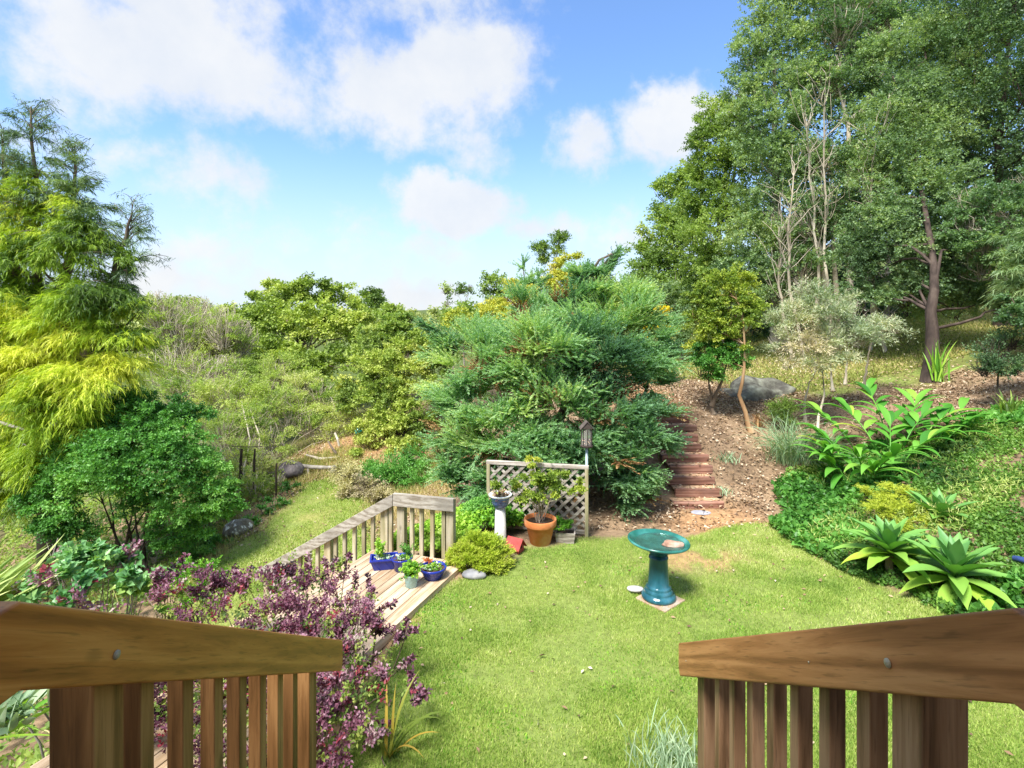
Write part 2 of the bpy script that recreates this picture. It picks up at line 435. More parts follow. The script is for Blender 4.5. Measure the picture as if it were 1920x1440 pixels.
def build_ground():
    xs = axis(-160, -6, 9, 160, .075); ys = axis(-60, 2.2, 14.5, 260, .075)
    X, Y = np.meshgrid(xs, ys); x = X.ravel(); y = Y.ravel(); z = gz(x, y)
    lawn, lower, upper, clay = zone_masks(x, y)
    far = smooth(12, 25, np.hypot(x, y))
    z += ((vn2(x, y, 1.1) - .5) * .10 + (vn2(x, y, 4.3) - .5) * .035) * (1 - lawn) * (1 - .7 * clay) + (vn2(x, y, .9) - .5) * .02 * lawn + far * (vn2(x, y, .12) - .5) * 1.0
    instep = (x > 1.9) & (x < 3.02) & (y > 7.5) & (y < 9.3)
    z = np.where(instep, np.minimum(z, .115 * np.clip((y - 7.5) / .21, 0, 8.2) - .06), z)
    c = np.zeros((len(x), 4)); c[:, 3] = 1
    n = vn2(x, y, 3.1)[:, None]
    mulch = np.array([.17, .115, .072]) * (1 - n) + np.array([.34, .235, .145]) * n
    clayc = np.array([.40, .215, .10]) * (1 - n * .5) + np.array([.45, .30, .16]) * n * .5
    turf = np.array([.19, .25, .06]); dry = np.array([.30, .28, .09]); wild = np.array([.09, .12, .035])
    col = mulch
    fm = smooth(15, 22, np.hypot(x, y))[:, None]; col = col * (1 - fm) + wild * fm
    for mask, cc in ((clay, clayc), (lower, dry * n + turf * (1 - n)), (upper, dry * .6 * n + turf * (1 - n)), (lawn, turf * (1 - n * .3) + dry * n * .3)):
        col = col * (1 - mask[:, None]) + cc * mask[:, None]
    c[:, :3] = col
    nx, ny = len(xs), len(ys); i = np.arange(ny - 1)[:, None] * nx + np.arange(nx - 1)[None]
    f = np.stack([i, i + 1, i + nx + 1, i + nx], -1).reshape(-1, 4)
    o = mk('ground', np.stack([x, y, z], 1), f, leaf_soil_mat(), None, {'col': c}); tag(o, None, kind='structure')


build_ground()


def gzs(x, y): return float(gz([x], [y])[0])


# ------------------------------------------------------------------ foliage generators
def leaf_mesh(c, d, L, W, v, fold=.25, needle=False, upb=.6, kite=.45):
    """c base points, d unit directions, L/W per leaf, v colour value per leaf"""
    n = len(c); L = np.broadcast_to(L, (n,))[:, None]; W = np.broadcast_to(W, (n,))[:, None]
    up = unit(rng.normal(size=(n, 3)) * upb + np.array([0, 0, 1.]))
    side = unit(np.cross(d, up)); nr = np.cross(side, d)
    if needle:
        V = np.stack([c - side * W / 2, c + side * W / 2, c + d * L], 1); F = np.arange(3 * n).reshape(n, 3)
        return V.reshape(-1, 3), F, np.repeat(v, 3)
    V = np.stack([c, c + d * L * kite + side * W / 2 + nr * W * fold, c + d * L, c + d * L * kite - side * W / 2 + nr * W * fold], 1)
    b = np.arange(n)[:, None] * 4
    F = np.concatenate([b + np.array([[0, 1, 2]]), b + np.array([[0, 2, 3]])])
    return V.reshape(-1, 3), F, np.repeat(v, 4)


def join(parts):
    V, F, A = [], [], []; o = 0
    for v, f, a in parts:
        V.append(v); F.append(f + o); A.append(a); o += len(v)
    return np.concatenate(V), np.concatenate(F), np.concatenate(A)


def lobe_arr(lobes):
    """(px, py, depth, radius_px[, squash]) -> centres, radii (3)"""
    C = np.array([P(l[0], l[1], l[2]) for l in lobes]); r = np.array([l[3] * l[2] / FOC for l in lobes])
    q = np.array([l[4] if len(l) > 4 else .85 for l in lobes])
    return C, np.stack([r, r * .95, r * q], 1)


def shell(C, Rr, n, fill=.25, bump=.35, zmin=-.55, back=.45, clump=.3, per=16, flatc=.5):
    """n sprig positions gathered in clumps on and in a set of lobes, with outward directions"""
    w = Rr[:, 0] * Rr[:, 2]; m = max(int(n / per * 1.25), 12); k = rng.choice(len(C), m * 4, p=w / w.sum())
    u = unit(rng.normal(size=(m * 4, 3)))
    keep = (u[:, 2] > zmin) & ((u[:, 1] < .25) | (rng.random(len(u)) < back)); k, u = k[keep], u[keep]
    lr = 1 + bump * (vnoise(u * 2.1 + C[k] * 3.7 + 31, 1.0) - .5) * 2
    rad = np.where(rng.random(len(k)) < fill, rng.random(len(k)) ** .5 * .85, .78 + .26 * rng.random(len(k)))
    p = C[k] + u * Rr[k] * (rad * lr)[:, None]
    inside = np.zeros(len(p), bool)
    for j in range(len(C)):
        dd = np.linalg.norm((p - C[j]) / Rr[j], axis=1); inside |= (dd < .62) & (k != j)
    keep = ~(inside & (rng.random(len(p)) < .7)); p, u, k = p[keep][:m], u[keep][:m], k[keep][:m]; m = len(p)
    sz = clump * Rr[k, 0] * (.6 + .8 * rng.random(m)); q = rng.integers(0, m, n)
    g = rng.normal(size=(n, 3)); g = unit(g) * (rng.random((n, 1)) ** .45); g[:, 2] *= flatc
    out = p[q] + g * sz[q][:, None]; d = unit(u[q] * .75 + g * [1, 1, .7])
    global CLUMP; CLUMP = rng.random(m)[q]
    return out, d, k[q]


def sprig(p, d, k, slen, spread, L, W, droop=.2, flat=1.0, v0=None, jit=.12, needle=False, fold=.25, down=0.0, tipscale=.6, upb=.6):
    """k leaves on each of n sprigs"""
    n = len(p); d = unit(d); ref = unit(rng.normal(size=(n, 3)) * .4 + [0, 0, 1]); s1 = unit(np.cross(d, ref)); s2 = np.cross(s1, d)
    t = (np.arange(k) + .5) / k; t = np.tile(t, (n, 1)) + rng.normal(size=(n, k)) * .04
    sl = slen * (.7 + .6 * rng.random(n))
    pos = p[:, None] + d[:, None] * (sl[:, None] * (t - .35))[..., None]; pos[..., 2] -= droop * sl[:, None] * t ** 2
    ang = (np.arange(k) * 2.4)[None] + rng.random((n, 1)) * 6.28 if flat >= 1 else (np.arange(k) % 2 * math.pi)[None] + rng.normal(size=(n, k)) * .3 * (1 + 0 * flat)
    perp = np.cos(ang)[..., None] * s1[:, None] + (np.sin(ang) * (flat if flat < 1 else 1))[..., None] * s2[:, None]
    ld = unit(d[:, None] * math.cos(spread) + perp * math.sin(spread) + rng.normal(size=(n, k, 3)) * jit - np.array([0, 0, 1.]) * (down + droop * t[..., None]))
    LL = L * (.75 + .5 * rng.random((n, k))) * (1 - (1 - tipscale) * t); WW = W * (.75 + .5 * rng.random((n, k)))
    if v0 is None: v0 = rng.random(n)
    v = np.clip(v0[:, None] + rng.normal(size=(n, k)) * .09, 0, 1)
    return leaf_mesh(pos.reshape(-1, 3), ld.reshape(-1, 3), LL.ravel(), WW.ravel(), v.ravel(), fold, needle, upb)


CLUMP = np.zeros(1)


def tone(p, k, f=1.2, lob=.22, amp=.5):
    rl = rng.random(2000); return np.clip(.5 + (rl[k] - .5) * lob * 2 + (vnoise(p + 7.3, f) - .5) * amp * 1.2 + (CLUMP[:len(p)] - .5) * .32 * (len(CLUMP) == len(p)) + rng.normal(size=len(p)) * .05, 0, 1)


STY = {  # k, sprig length, spread, leaf L, leaf W, droop, flat, needle, down
    'broad': dict(k=8, slen=.22, spread=.95, L=.085, W=.042, droop=.25),
    'fine': dict(k=10, slen=.25, spread=.7, L=.06, W=.018, droop=.15, fold=.1),
    'juniper': dict(k=24, slen=.34, spread=.6, L=.07, W=.021, droop=.06, flat=.5, needle=True, tipscale=.4, jit=.12),
    'strand': dict(k=16, slen=.36, spread=.5, L=.13, W=.014, droop=.5, needle=True, down=.7, jit=.28, tipscale=.8),
    'willow': dict(k=9, slen=.35, spread=.6, L=.11, W=.016, droop=.3, fold=.1, jit=.3),
}


def wiggle(a, b, K=6, amp=.08, sag=0.0):
    """curved paths (N,K,3) from a to b"""
    a = np.atleast_2d(a); b = np.atleast_2d(b); t = np.linspace(0, 1, K)[None, :, None]
    ln = np.linalg.norm(b - a, axis=1)[:, None, None]
    p = a[:, None] * (1 - t) + b[:, None] * t + np.sin(t * math.pi) * rng.normal(size=(len(a), 1, 3)) * amp * ln
    p = p + rng.normal(size=p.shape) * amp * .25 * ln * (t * (1 - t) * 4)
    p[..., 2] += (np.sin(t * math.pi) * ln)[..., 0] * sag
    return p


def plant(name, label, cat, lobes, base, mat, bark=None, n=900, style='broad', s=1.0, trunks=None, group=None, fill=.25, bump=.35,
          zmin=-.55, back=.45, dirb=(0, 0, .35), twigs=0, tr=.08, extra=None, lob=.22, dead=None, deadn=0, crown='crown', k=None, branch=True, amp=.5, tw=.006, trunk='trunk', clump=.3, per=16, flatc=.5):
    """a plant made of a leaf crown over lobes, with trunk and limbs; base = foot point (world) or list of feet"""
    C, Rr = lobe_arr(lobes)
    bases = np.atleast_2d(np.asarray(base, float))
    root = thing(name, label, cat, bases[0], group)
    st = dict(STY[style])
    if k: st['k'] = k
    for key in ('slen', 'L', 'W'): st[key] *= s
    p, u, kk = shell(C, Rr, n, fill, bump, zmin, back, clump, per, flatc)
    d = unit(u * np.array([1, 1, .8]) + np.array(dirb) + rng.normal(size=u.shape) * .3)
    V, F, A = sprig(p, d, v0=tone(p, kk, lob=lob, amp=amp), **st)
    mk(crown, V, F, mat, root, {'v': A}, smooth=False)
    if dead is not None:
        p, u, kk = shell(C, Rr * .97, deadn, .5, bump, zmin, back); sel = vnoise(p + 50, 1.6) > .55; p, u = p[sel], u[sel]
        if len(p):
            V, F, A = sprig(p, unit(u + [0, 0, .1]), v0=rng.random(len(p)), **st)
            mk('dead_foliage', V, F, dead, root, {'v': A}, smooth=False)
    if bark is not None:
        parts = []
        for j in range(len(C)):
            b = bases[np.argmin(np.linalg.norm(bases[:, :2] - C[j, :2], axis=1))]
            hi = C[j] + np.array([0, 0, -.2 * Rr[j, 2]])
            if branch: parts.append((b + rng.normal(size=3) * tr * .3 * [1, 1, 0], hi, tr * .36))
        if trunks is None:
            trunks = [[b, C.mean(0) * .5 + b * .5 + [0, 0, .2 * (C[:, 2].max() - b[2])], C[np.argmax(C[:, 2])]] for b in bases]
        segs = []
        for tk in trunks:
            tk = np.array(tk, float); K = 11; tt = np.linspace(0, len(tk) - 1, K); pts = np.stack([np.interp(tt, np.arange(len(tk)), tk[:, a]) for a in range(3)], 1)
            pts[1:-1] += rng.normal(size=(K - 2, 3)) * min(tr * .2, .02)
            segs.append((pts[None], (tr * np.linspace(1, .14, K) ** 1.15 + tr * .4 * np.exp(-np.arange(K) * 2.5))[None], 7))
        for q in segs:
            V, F, A = tubes(*q); mk(trunk, V, F, bark, root, {'v': A})
        TV = []
        if parts:
            # limbs leave the nearest trunk part-way up
            tr_pts = np.concatenate([q[0][0] for q in segs]); a = []; b = []; r = []
            for _, hi, rr in parts:
                c = tr_pts[tr_pts[:, 2] < hi[2] - .0]; c = c if len(c) else tr_pts[:1]
                a.append(c[np.argmin(np.linalg.norm(c - hi, axis=1) + .3 * np.abs(c[:, 2] - hi[2] + .8))]); b.append(hi); r.append(rr)
            pp = wiggle(np.array(a), np.array(b), 6, .1, .05)
            for q1, r1 in zip(pp, r):
                V, F, A = tubes(q1[None], r1 * np.linspace(1, .35, 6)[None] * .7, 5); mk('branch', V, F, bark, root, {'v': A})
        if twigs:
            k2 = rng.integers(0, len(C), twigs); u = unit(rng.normal(size=(twigs, 3)) + [0, 0, .9])
            pp = wiggle(C[k2] + (u * [.25, .25, 0] + [0, 0, -.75]) * Rr[k2] * (.6 + .5 * rng.random((twigs, 1))), C[k2] + u * Rr[k2] * (1 + .15 * rng.random((twigs, 1))), 5, .12)
            TV.append(tubes(pp, (tw * (.6 + .8 * rng.random((twigs, 1)))) * np.linspace(1, .35, 5)[None], 3))
        if TV: V, F, A = join(TV); tag(mk('twig', V, F, bark, root, {'v': A}), None, kind='stuff')
    return root


def blade(p0, az, el, L, W, droop, K=7, fold=.25, wpos=.45, twist=0.0, base_w=.35, tip=1.0, roll=0.0):
    """one long leaf as a folded strip"""
    V = []; p = np.array(p0, float); e = el; ds = L / K
    ro = rng.uniform(-1.3, 1.3) if roll == 'random' else roll
    for i in range(K + 1):
        t = i / K; d = np.array([math.cos(e) * math.sin(az), math.cos(e) * math.cos(az), math.sin(e)])
        s = np.array([math.cos(az + twist * t), -math.sin(az + twist * t), 0]); nr = unit(np.cross(s, d)); s, nr = s * math.cos(ro) + nr * math.sin(ro), nr * math.cos(ro) - s * math.sin(ro)
        if t < wpos: w = base_w + (1 - base_w) * math.sin(t / wpos * math.pi / 2)
        else: w = math.cos((t - wpos) / (1 - wpos) * math.pi / 2) ** (.8 * tip)
        w = max(w, .02) * W / 2
        V += [p - s * w + nr * w * fold, p, p + s * w + nr * w * fold]
        p = p + d * ds; e -= droop * (.4 + 1.2 * t) / K
    F = []
    for i in range(K):
        a = i * 3; F += [(a, a + 1, a + 4, a + 3), (a + 1, a + 2, a + 5, a + 4)]
    return np.array(V), np.array(F)


def blades(name, mat, parent, specs, join_all=True, **kw):
    """specs rows: p0, az, el, L, W, droop"""
    VV, FF, AA = [], [], []; o = 0
    for sp in specs:
        V, F = blade(*sp, **kw)
        if not join_all:
            mk(name, V, F, mat, parent, {'v': np.full(len(V), rng.random())}); continue
        VV.append(V); FF.append(F + o); AA.append(np.full(len(V), rng.random())); o += len(V)
    if join_all: return tag(mk(name, np.concatenate(VV), np.concatenate(FF), mat, parent, {'v': np.concatenate(AA)}), None, kind='stuff')

# ------------------------------------------------------------------ leaf and bark materials
M = {}
M['lawn'] = leaf_mat('lawn_blade', [(.15, .26, .04), (.29, .42, .075), (.46, .54, .14), (.64, .62, .30)], .3, .6, [0, .4, .75, 1])
M['lime'] = leaf_mat('lime_conifer', [(.09, .17, .03), (.27, .41, .035), (.50, .60, .05), (.70, .70, .10)], .4, .5, [0, .35, .72, 1])
M['limetip'] = leaf_mat('bluish_conifer', [(.06, .10, .06), (.13, .22, .10), (.26, .36, .12)], .25, .5)
M['juniper'] = leaf_mat('juniper_spray', [(.08, .18, .10), (.21, .39, .19), (.34, .53, .26), (.52, .62, .25)], .45, .65, [0, .35, .72, 1])
M['rust'] = leaf_mat('rusty_dead', [(0.176, 0.077, 0.033), (0.330, 0.176, 0.077), (0.462, 0.297, 0.132)], .15, .8)
M['bush'] = leaf_mat('mid_green_bush', [(.045, .13, .03), (.09, .26, .045), (.17, .40, .075), (.28, .50, .12)], .35, .42)
M['yellowgreen'] = leaf_mat('yellow_green', [(.13, .20, .04), (.25, .35, .06), (.40, .49, .09), (.52, .55, .14)], .3, .5)
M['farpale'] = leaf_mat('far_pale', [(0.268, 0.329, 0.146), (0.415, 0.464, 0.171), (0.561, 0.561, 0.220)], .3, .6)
M['olive'] = leaf_mat('olive_green', [(.09, .15, .04), (.18, .28, .065), (.30, .41, .09), (.42, .48, .12)], .4, .5)
M['forest'] = leaf_mat('forest_green', [(.06, .12, .05), (.13, .23, .10), (.23, .36, .14), (.36, .44, .16)], .4, .45, [0, .4, .75, 1])
M['bluegreen'] = leaf_mat('blue_green', [(.08, .14, .065), (.17, .27, .125), (.30, .41, .18), (.42, .50, .20)], .4, .4)
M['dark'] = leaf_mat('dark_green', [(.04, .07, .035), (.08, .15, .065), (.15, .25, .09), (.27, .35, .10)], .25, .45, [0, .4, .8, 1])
M['midpale'] = leaf_mat('pale_scrub_leaf', [(.15, .24, .06), (.30, .42, .09), (.46, .55, .14), (.58, .60, .24)], .4, .6)
M['yellow'] = leaf_mat('golden_bush', [(0.340, 0.360, 0.030), (0.620, 0.520, 0.020), (0.780, 0.620, 0.030)], .3, .5)
M['gold'] = leaf_mat('golden_green', [(.20, .28, .05), (.36, .43, .07), (.56, .55, .08), (.62, .50, .12)], .3, .5)
M['citrus'] = leaf_mat('citrus', [(.08, .15, .03), (.24, .34, .05), (.44, .50, .07), (.60, .58, .10)], .35, .4)
M['feather'] = leaf_mat('feathery', [(0.195, 0.268, 0.159), (0.329, 0.403, 0.244), (0.512, 0.537, 0.342), (0.634, 0.537, 0.366)], .3, .5)
M['scrub'] = leaf_mat('dry_scrub', [(0.293, 0.244, 0.159), (0.439, 0.378, 0.220), (0.512, 0.464, 0.195), (0.610, 0.561, 0.342)], .25, .8)
M['ground'] = leaf_mat('groundcover', [(.05, .12, .03), (.10, .22, .04), (.17, .33, .055), (.30, .42, .10)], .35, .45)
M['purple'] = leaf_mat('purple_shrub', [(.03, .03, .03), (.11, .045, .07), (.25, .10, .15), (.41, .24, .30), (.46, .43, .34)], .2, .4, [0, .3, .6, .85, 1], tcol=(1.4, .55, .7))
M['red'] = leaf_mat('red_leaf', [(.14, .02, .03), (.28, .04, .06), (.40, .10, .12)], .25, .4, tcol=(1.4, .5, .5))
M['broad'] = leaf_mat('broad_leaf', [(0.049, 0.171, 0.061), (0.122, 0.317, 0.110), (0.268, 0.488, 0.195), (0.439, 0.586, 0.098)], .3, .35)
M['ginger'] = leaf_mat('ginger_leaf', [(.05, .20, .03), (.10, .32, .04), (.19, .44, .06), (.45, .55, .08)], .3, .35)
M['agave'] = leaf_mat('agave_leaf', [(.11, .28, .09), (.17, .37, .08), (.27, .46, .06), (.48, .54, .05), (.36, .24, .10)], .15, .45, [0, .42, .75, .94, 1])
M['fern'] = leaf_mat('yellow_fern', [(.34, .42, .04), (.50, .56, .06), (.64, .64, .12)], .35, .5)
M['mound'] = leaf_mat('mound_shrub', [(.17, .28, .03), (.32, .45, .04), (.48, .57, .06), (.55, .56, .14)], .3, .5)
M['spiky'] = leaf_mat('spiky_leaf', [(0.195, 0.317, 0.061), (0.403, 0.512, 0.159), (0.610, 0.671, 0.268)], .2, .35)
M['strap'] = leaf_mat('strap_leaf', [(0.120, 0.190, 0.030), (0.300, 0.300, 0.050), (0.520, 0.340, 0.060)], .3, .4)
M['tuft'] = leaf_mat('grass_tuft', [(0.122, 0.232, 0.110), (0.268, 0.403, 0.220), (0.464, 0.537, 0.293)], .25, .4)
M['silver'] = leaf_mat('silver_plant', [(0.207, 0.317, 0.183), (0.366, 0.512, 0.317), (0.537, 0.634, 0.439)], .25, .6)
M['litter'] = leaf_mat('fallen_leaf', [(.10, .06, .04), (.28, .175, .10), (.49, .355, .225), (.73, .61, .46)], .1, .8, [0, .4, .75, 1])
M['drygrass'] = leaf_mat('dry_grass', [(0.146, 0.195, 0.049), (0.293, 0.329, 0.073), (0.512, 0.464, 0.171), (0.634, 0.488, 0.268)], .3, .7)
M['ivy'] = leaf_mat('ivy_leaf', [(0.061, 0.183, 0.024), (0.146, 0.366, 0.037), (0.293, 0.537, 0.049), (0.439, 0.586, 0.098)], .3, .4)
M['succ'] = leaf_mat('succulent', [(0.220, 0.390, 0.244), (0.415, 0.549, 0.403), (0.610, 0.537, 0.415)], .1, .4)

B_brown = rough_mat('brown_bark', [(.07, .05, .035), (.16, .12, .085), (.24, .19, .14)], 6, .9, .6, (1, 1, .3))
B_grey = rough_mat('grey_bark', [(.16, .14, .11), (.30, .27, .22), (.44, .40, .34)], 6, .9, .5, (1, 1, .3))
B_pale = rough_mat('pale_bark', [(.30, .25, .18), (.48, .41, .31), (.60, .54, .44)], 6, .85, .4, (1, 1, .3))
B_orange = rough_mat('peeling_bark', [(.20, .11, .05), (.36, .22, .11), (.44, .33, .20)], 5, .85, .5, (1, 1, .3))
B_dark = rough_mat('dark_bark', [(.03, .022, .018), (.07, .05, .04), (.12, .09, .07)], 6, .9, .6, (1, 1, .3))
W_stain_l = wood_mat('stained_timber', (.32, .11, .022), (.50, .185, .036), (.64, .28, .065), 1, 4, .42, None, R(31.5))
W_stain_r = wood_mat('stained_timber_red', (.24, .098, .034), (.38, .165, .058), (.50, .24, .092), 1, 4, .45, None, R(31.5))
W_bal = wood_mat('stained_baluster', (.15, .07, .022), (.27, .13, .045), (.40, .21, .08), 2, 4, .5)
W_balr = wood_mat('stained_baluster_red', (.15, .08, .04), (.27, .15, .08), (.38, .23, .13), 2, 4, .5)
W_weath = wood_mat('weathered_timber', (.24, .20, .15), (.40, .36, .30), (.52, .48, .41), 0, 5, .85, (.22, .20, .17))
W_weathv = wood_mat('weathered_timber_upright', (.28, .25, .13), (.42, .37, .24), (.52, .46, .34), 2, 5, .85, (.30, .24, .12))
W_deck = wood_mat('deck_timber', (.38, .26, .15), (.52, .38, .25), (.62, .48, .34), 1, 5, .75)
W_lath = wood_mat('lattice_timber', (.24, .20, .17), (.38, .33, .28), (.50, .45, .40), 0, 4, .85)
W_sleeper = wood_mat('red_sleeper', (.14, .06, .04), (.27, .125, .085), (.38, .21, .15), 0, 3, .85, (.14, .08, .06))

# ------------------------------------------------------------------ the house side: porch floor, wall and shading roof, out of view behind the camera
hm = rough_mat('painted_wall', [(.62, .60, .54), (.68, .66, .60)], 3, .6, .05)
tag(G().beam((-4, -2.6, EYE - .35), (4, -2.6, EYE - .35), .14, 3.6).mk('house_wall', hm), None, kind='structure')
tag(G().beam((-4, -1.15, 1.05), (4, -1.15, 1.05), 2.7, .1).mk('porch_floor', W_bal), None, kind='structure')
tag(G().beam((-4, -1.28, 4.25), (4, -1.28, 4.25), 3.05, .12).mk('porch_shade_roof', hm), None, kind='structure')  # out of view; front edge brought forward to shade the stair balusters

# ------------------------------------------------------------------ stair handrails in the foreground
bolt_m = rough_mat('bolt_cap', [(.30, .27, .17), (.42, .38, .27)], 30, .4, .1, spec=.5)


def profile_board(name, pts_top, th, wx, mat, parent, drop, end_cut=.03):
    """board following pts_top [(x,y,z)], th tall, wx thick towards the outside (sign)"""
    v = []
    K = len(pts_top)
    for i, (x, y, z) in enumerate(pts_top):
        b = z - th
        if i == K - 1: v += [(x, y, z), (x, y + 0, b + end_cut), (x, y - end_cut * .7, b)]
        else: v += [(x, y, z), (x, y, b + .0), (x, y, b)]
    n = len(v); v2 = [(x + wx, y, z) for x, y, z in v]; V = v + v2; F = []
    # outline of the side as a loop
    loop = [3 * i for i in range(K)] + [3 * (K - 1) + 1, 3 * (K - 1) + 2] + [3 * i + 2 for i in range(K - 2, -1, -1)]
    for i in range(len(loop)):
        j = (i + 1) % len(loop); F.append((loop[i], loop[j], loop[j] + n, loop[i] + n))
    for i in range(K - 1):
        a = 3 * i; c = 3 * (i + 1)
        q = (a, a + 2, c + 2, c + 1, c) if i == K - 2 else (a, a + 2, c + 2, c)
        F.append(q); F.append(tuple(k + n for k in q)[::-1])
    if wx > 0: F = [f[::-1] for f in F]
    used = sorted({i for f in F for i in f}); mp = {u: i for i, u in enumerate(used)}
    g = G().add([V[u] for u in used], [tuple(mp[i] for i in f) for f in F])
    o = g.mk(name, mat, parent); bevel(o, .006, 3); return o


def stair_rail(side, near, far, dn, df, ys, post_y, mats, label, bolt_y, end_y):
    """side -1 left, 1 right; near/far = (x, y) of the inner face, dn/df drops of the top edge below the eye"""
    wood, balm = mats
    r = thing('stair_handrail', label, 'handrail', (near[0], near[1], 0))
    lvl = (near[0] * .985, -.75, EYE - dn); a = (*near, EYE - dn); b = (*far, EYE - df)
    profile_board('rail_board', [lvl, a, b], .15, side * .045, wood, r, 0)

    def at(y):
        t = (y - near[1]) / (far[1] - near[1]); t0 = max(t, 0)
        return near[0] + (far[0] - near[0]) * t, EYE - (dn + (df - dn) * t0)
    for y in ys:
        x, zt = at(y + .025); z0 = max(-.05, EYE - 2.6 - .04) if y > 1.6 else EYE - 1.9 - (y - .8) * .62
        g = G(); xo = x + side * (.045 + .003 + .022)
        g.beam((xo, y + .025, z0), (xo, y + .025, zt - .03), .044, .05, side=(1, 0, 0)); bevel(g.mk('baluster', balm, r), .003)
    for y, w in post_y:
        x, zt = at(y); xo = x + side * (.048 + .047); g = G()
        g.beam((xo, y, -.1), (xo, y, zt - .035), .094, w, side=(1, 0, 0)); bevel(g.mk('post', balm, r), .004)
    for y, rad in bolt_y:
        x, zt = at(y); xi = x - side * .001; g = G(); prof = [(rad, 0), (rad * .95, rad * .3), (rad * .6, rad * .55), (.0005, rad * .65)]
        v = []; f = []; n = 16
        for rr, h in prof:
            for i in range(n):
                an = 2 * math.pi * i / n; v.append((xi - side * h, y + rr * math.cos(an), zt - .088 + rr * math.sin(an)))
        for k in range(3):
            for i in range(n):
                j = (i + 1) % n; q = (k * n + i, k * n + j, k * n + n + j, k * n + n + i); f.append(q if side > 0 else q[::-1])
        g.add(v, f); g.mk('bolt_cap', bolt_m, r, True)
    # bottom stringer along the treads
    g = G(); x0, _ = at(1.0); x1, _ = at(2.75)
    g.beam((x0 + side * .07, .2, 1.02), (x1 + side * .07, 2.95, -.02), .04, .22); bevel(g.mk('stringer', balm, r), .003)
    return r


stair_rail(-1, (-.821, .893), (-.897, 2.83), .462, 1.67, [1.27, 1.445, 1.61, 1.77, 1.93, 2.09, 2.25], [(1.165, .09), (2.50, .09)], (W_stain_l, W_bal),
           'brown stained stair handrail with square balusters, in front of the purple shrub', [(1.117, .0095), (2.60, .003)], 2.83)
stair_rail(1, (.777, .829), (.82, 2.63), .439, 1.566, [1.245, 1.41, 1.57, 1.725, 1.885, 2.05, 2.21], [(1.125, .09), (2.44, .09)], (W_stain_r, W_balr),
           'brown stained stair handrail with square balusters, in front of the open lawn', [(1.11, .0095), (1.42, .003), (2.50, .003)], 2.63)

# ------------------------------------------------------------------ timber landing, its steps and weathered railing
UU = np.array([.927, -.375, 0]); VVv = np.array([.375, .927, 0]); DC = np.array([-.5, 5.72, 0]); DZ = .045
deck = thing('timber_deck', 'pale timber landing of long planks beside the lawn', 'deck', DC)


def dk(a, b, z=0.0): return DC - UU * a - VVv * b + np.array([0, 0, z])


def plank(name, a0, b0, b1, w, z, th, mat, parent):
    """plank along VVv, local frame rotated so that the grain follows it"""
    me = raw_mesh(name, np.array([(i * w / 2, j * (b1 - b0) / 2, k * th / 2) for i in (-1, 1) for j in (-1, 1) for k in (-1, 1)]),
                  [(0, 1, 3, 2), (4, 6, 7, 5), (0, 4, 5, 1), (2, 3, 7, 6), (0, 2, 6, 4), (1, 5, 7, 3)], mat, None, False)
    o = bpy.data.objects.new(name, me); c = dk(a0, (b0 + b1) / 2, z)
    link(o, parent, tuple(c - ORG[parent.name])); o.rotation_euler.z = math.atan2(-VVv[0], VVv[1]); bevel(o, .003); return o


plank('edge_board', .026, 0, 3.3, .048, DZ - .035, .09, W_deck, deck)
for i in range(11):
    plank('plank', .055 + .047 + i * .099, -.0 + rng.random() * .01, 3.3, .092, DZ - .012 + rng.random() * .003, .024, W_deck, deck)
g = G(); g.beam(dk(.06, .06, -.14), dk(1.13, .06, -.14), .045, .18); g.beam(dk(1.15, 0, -.14), dk(1.15, 3.3, -.14), .045, .2); g.mk('joist', W_weath, deck)

st = thing('side_steps', 'timber steps going down left from the landing behind the purple shrub', 'steps', dk(1.2, .9))
for i in range(6):
    a = 1.32 + i * .27; z = -.15 - i * .165
    for q in (0, .13):
        g = G(); g.beam(dk(a + q, .12, z), dk(a + q, 1.35, z), .12, .03); bevel(g.mk('tread', W_deck, st), .003)
for b in (.1, 1.37):
    g = G(); g.beam(dk(1.19, b, -.16), dk(2.9, b, -1.2), .04, .2); g.mk('stringer', W_weath, st)

rl = thing('weathered_railing', 'grey weathered timber railing around the far corner of the landing', 'railing', (-1.32, 5.95, 0))
A = np.array((-1.32, 5.95, .73)); Bq = np.array((-.63, 5.79, .72)); Cq = np.array((-3.17, 6.62, -.43))
g = G(); g.beam(A - [0, 0, .07], Bq - [0, 0, .07], .045, .14); bevel(g.mk('top_rail', W_weath, rl), .004)
g = G(); g.beam(A - [.002, -.002, .075], Cq - [0, 0, .075], .05, .135); bevel(g.mk('sloping_rail', W_weath, rl), .004)
nrm = np.array([.22, .97, 0])


def upright(p, w, name, ztop, zbot):
    g = G(); q = p + nrm * (.024 + w / 2)
    g.beam((q[0], q[1], zbot), (q[0], q[1], ztop), w, w, side=unit(np.array([.97, -.22, 0]))); bevel(g.mk(name, W_weathv, rl), .003)


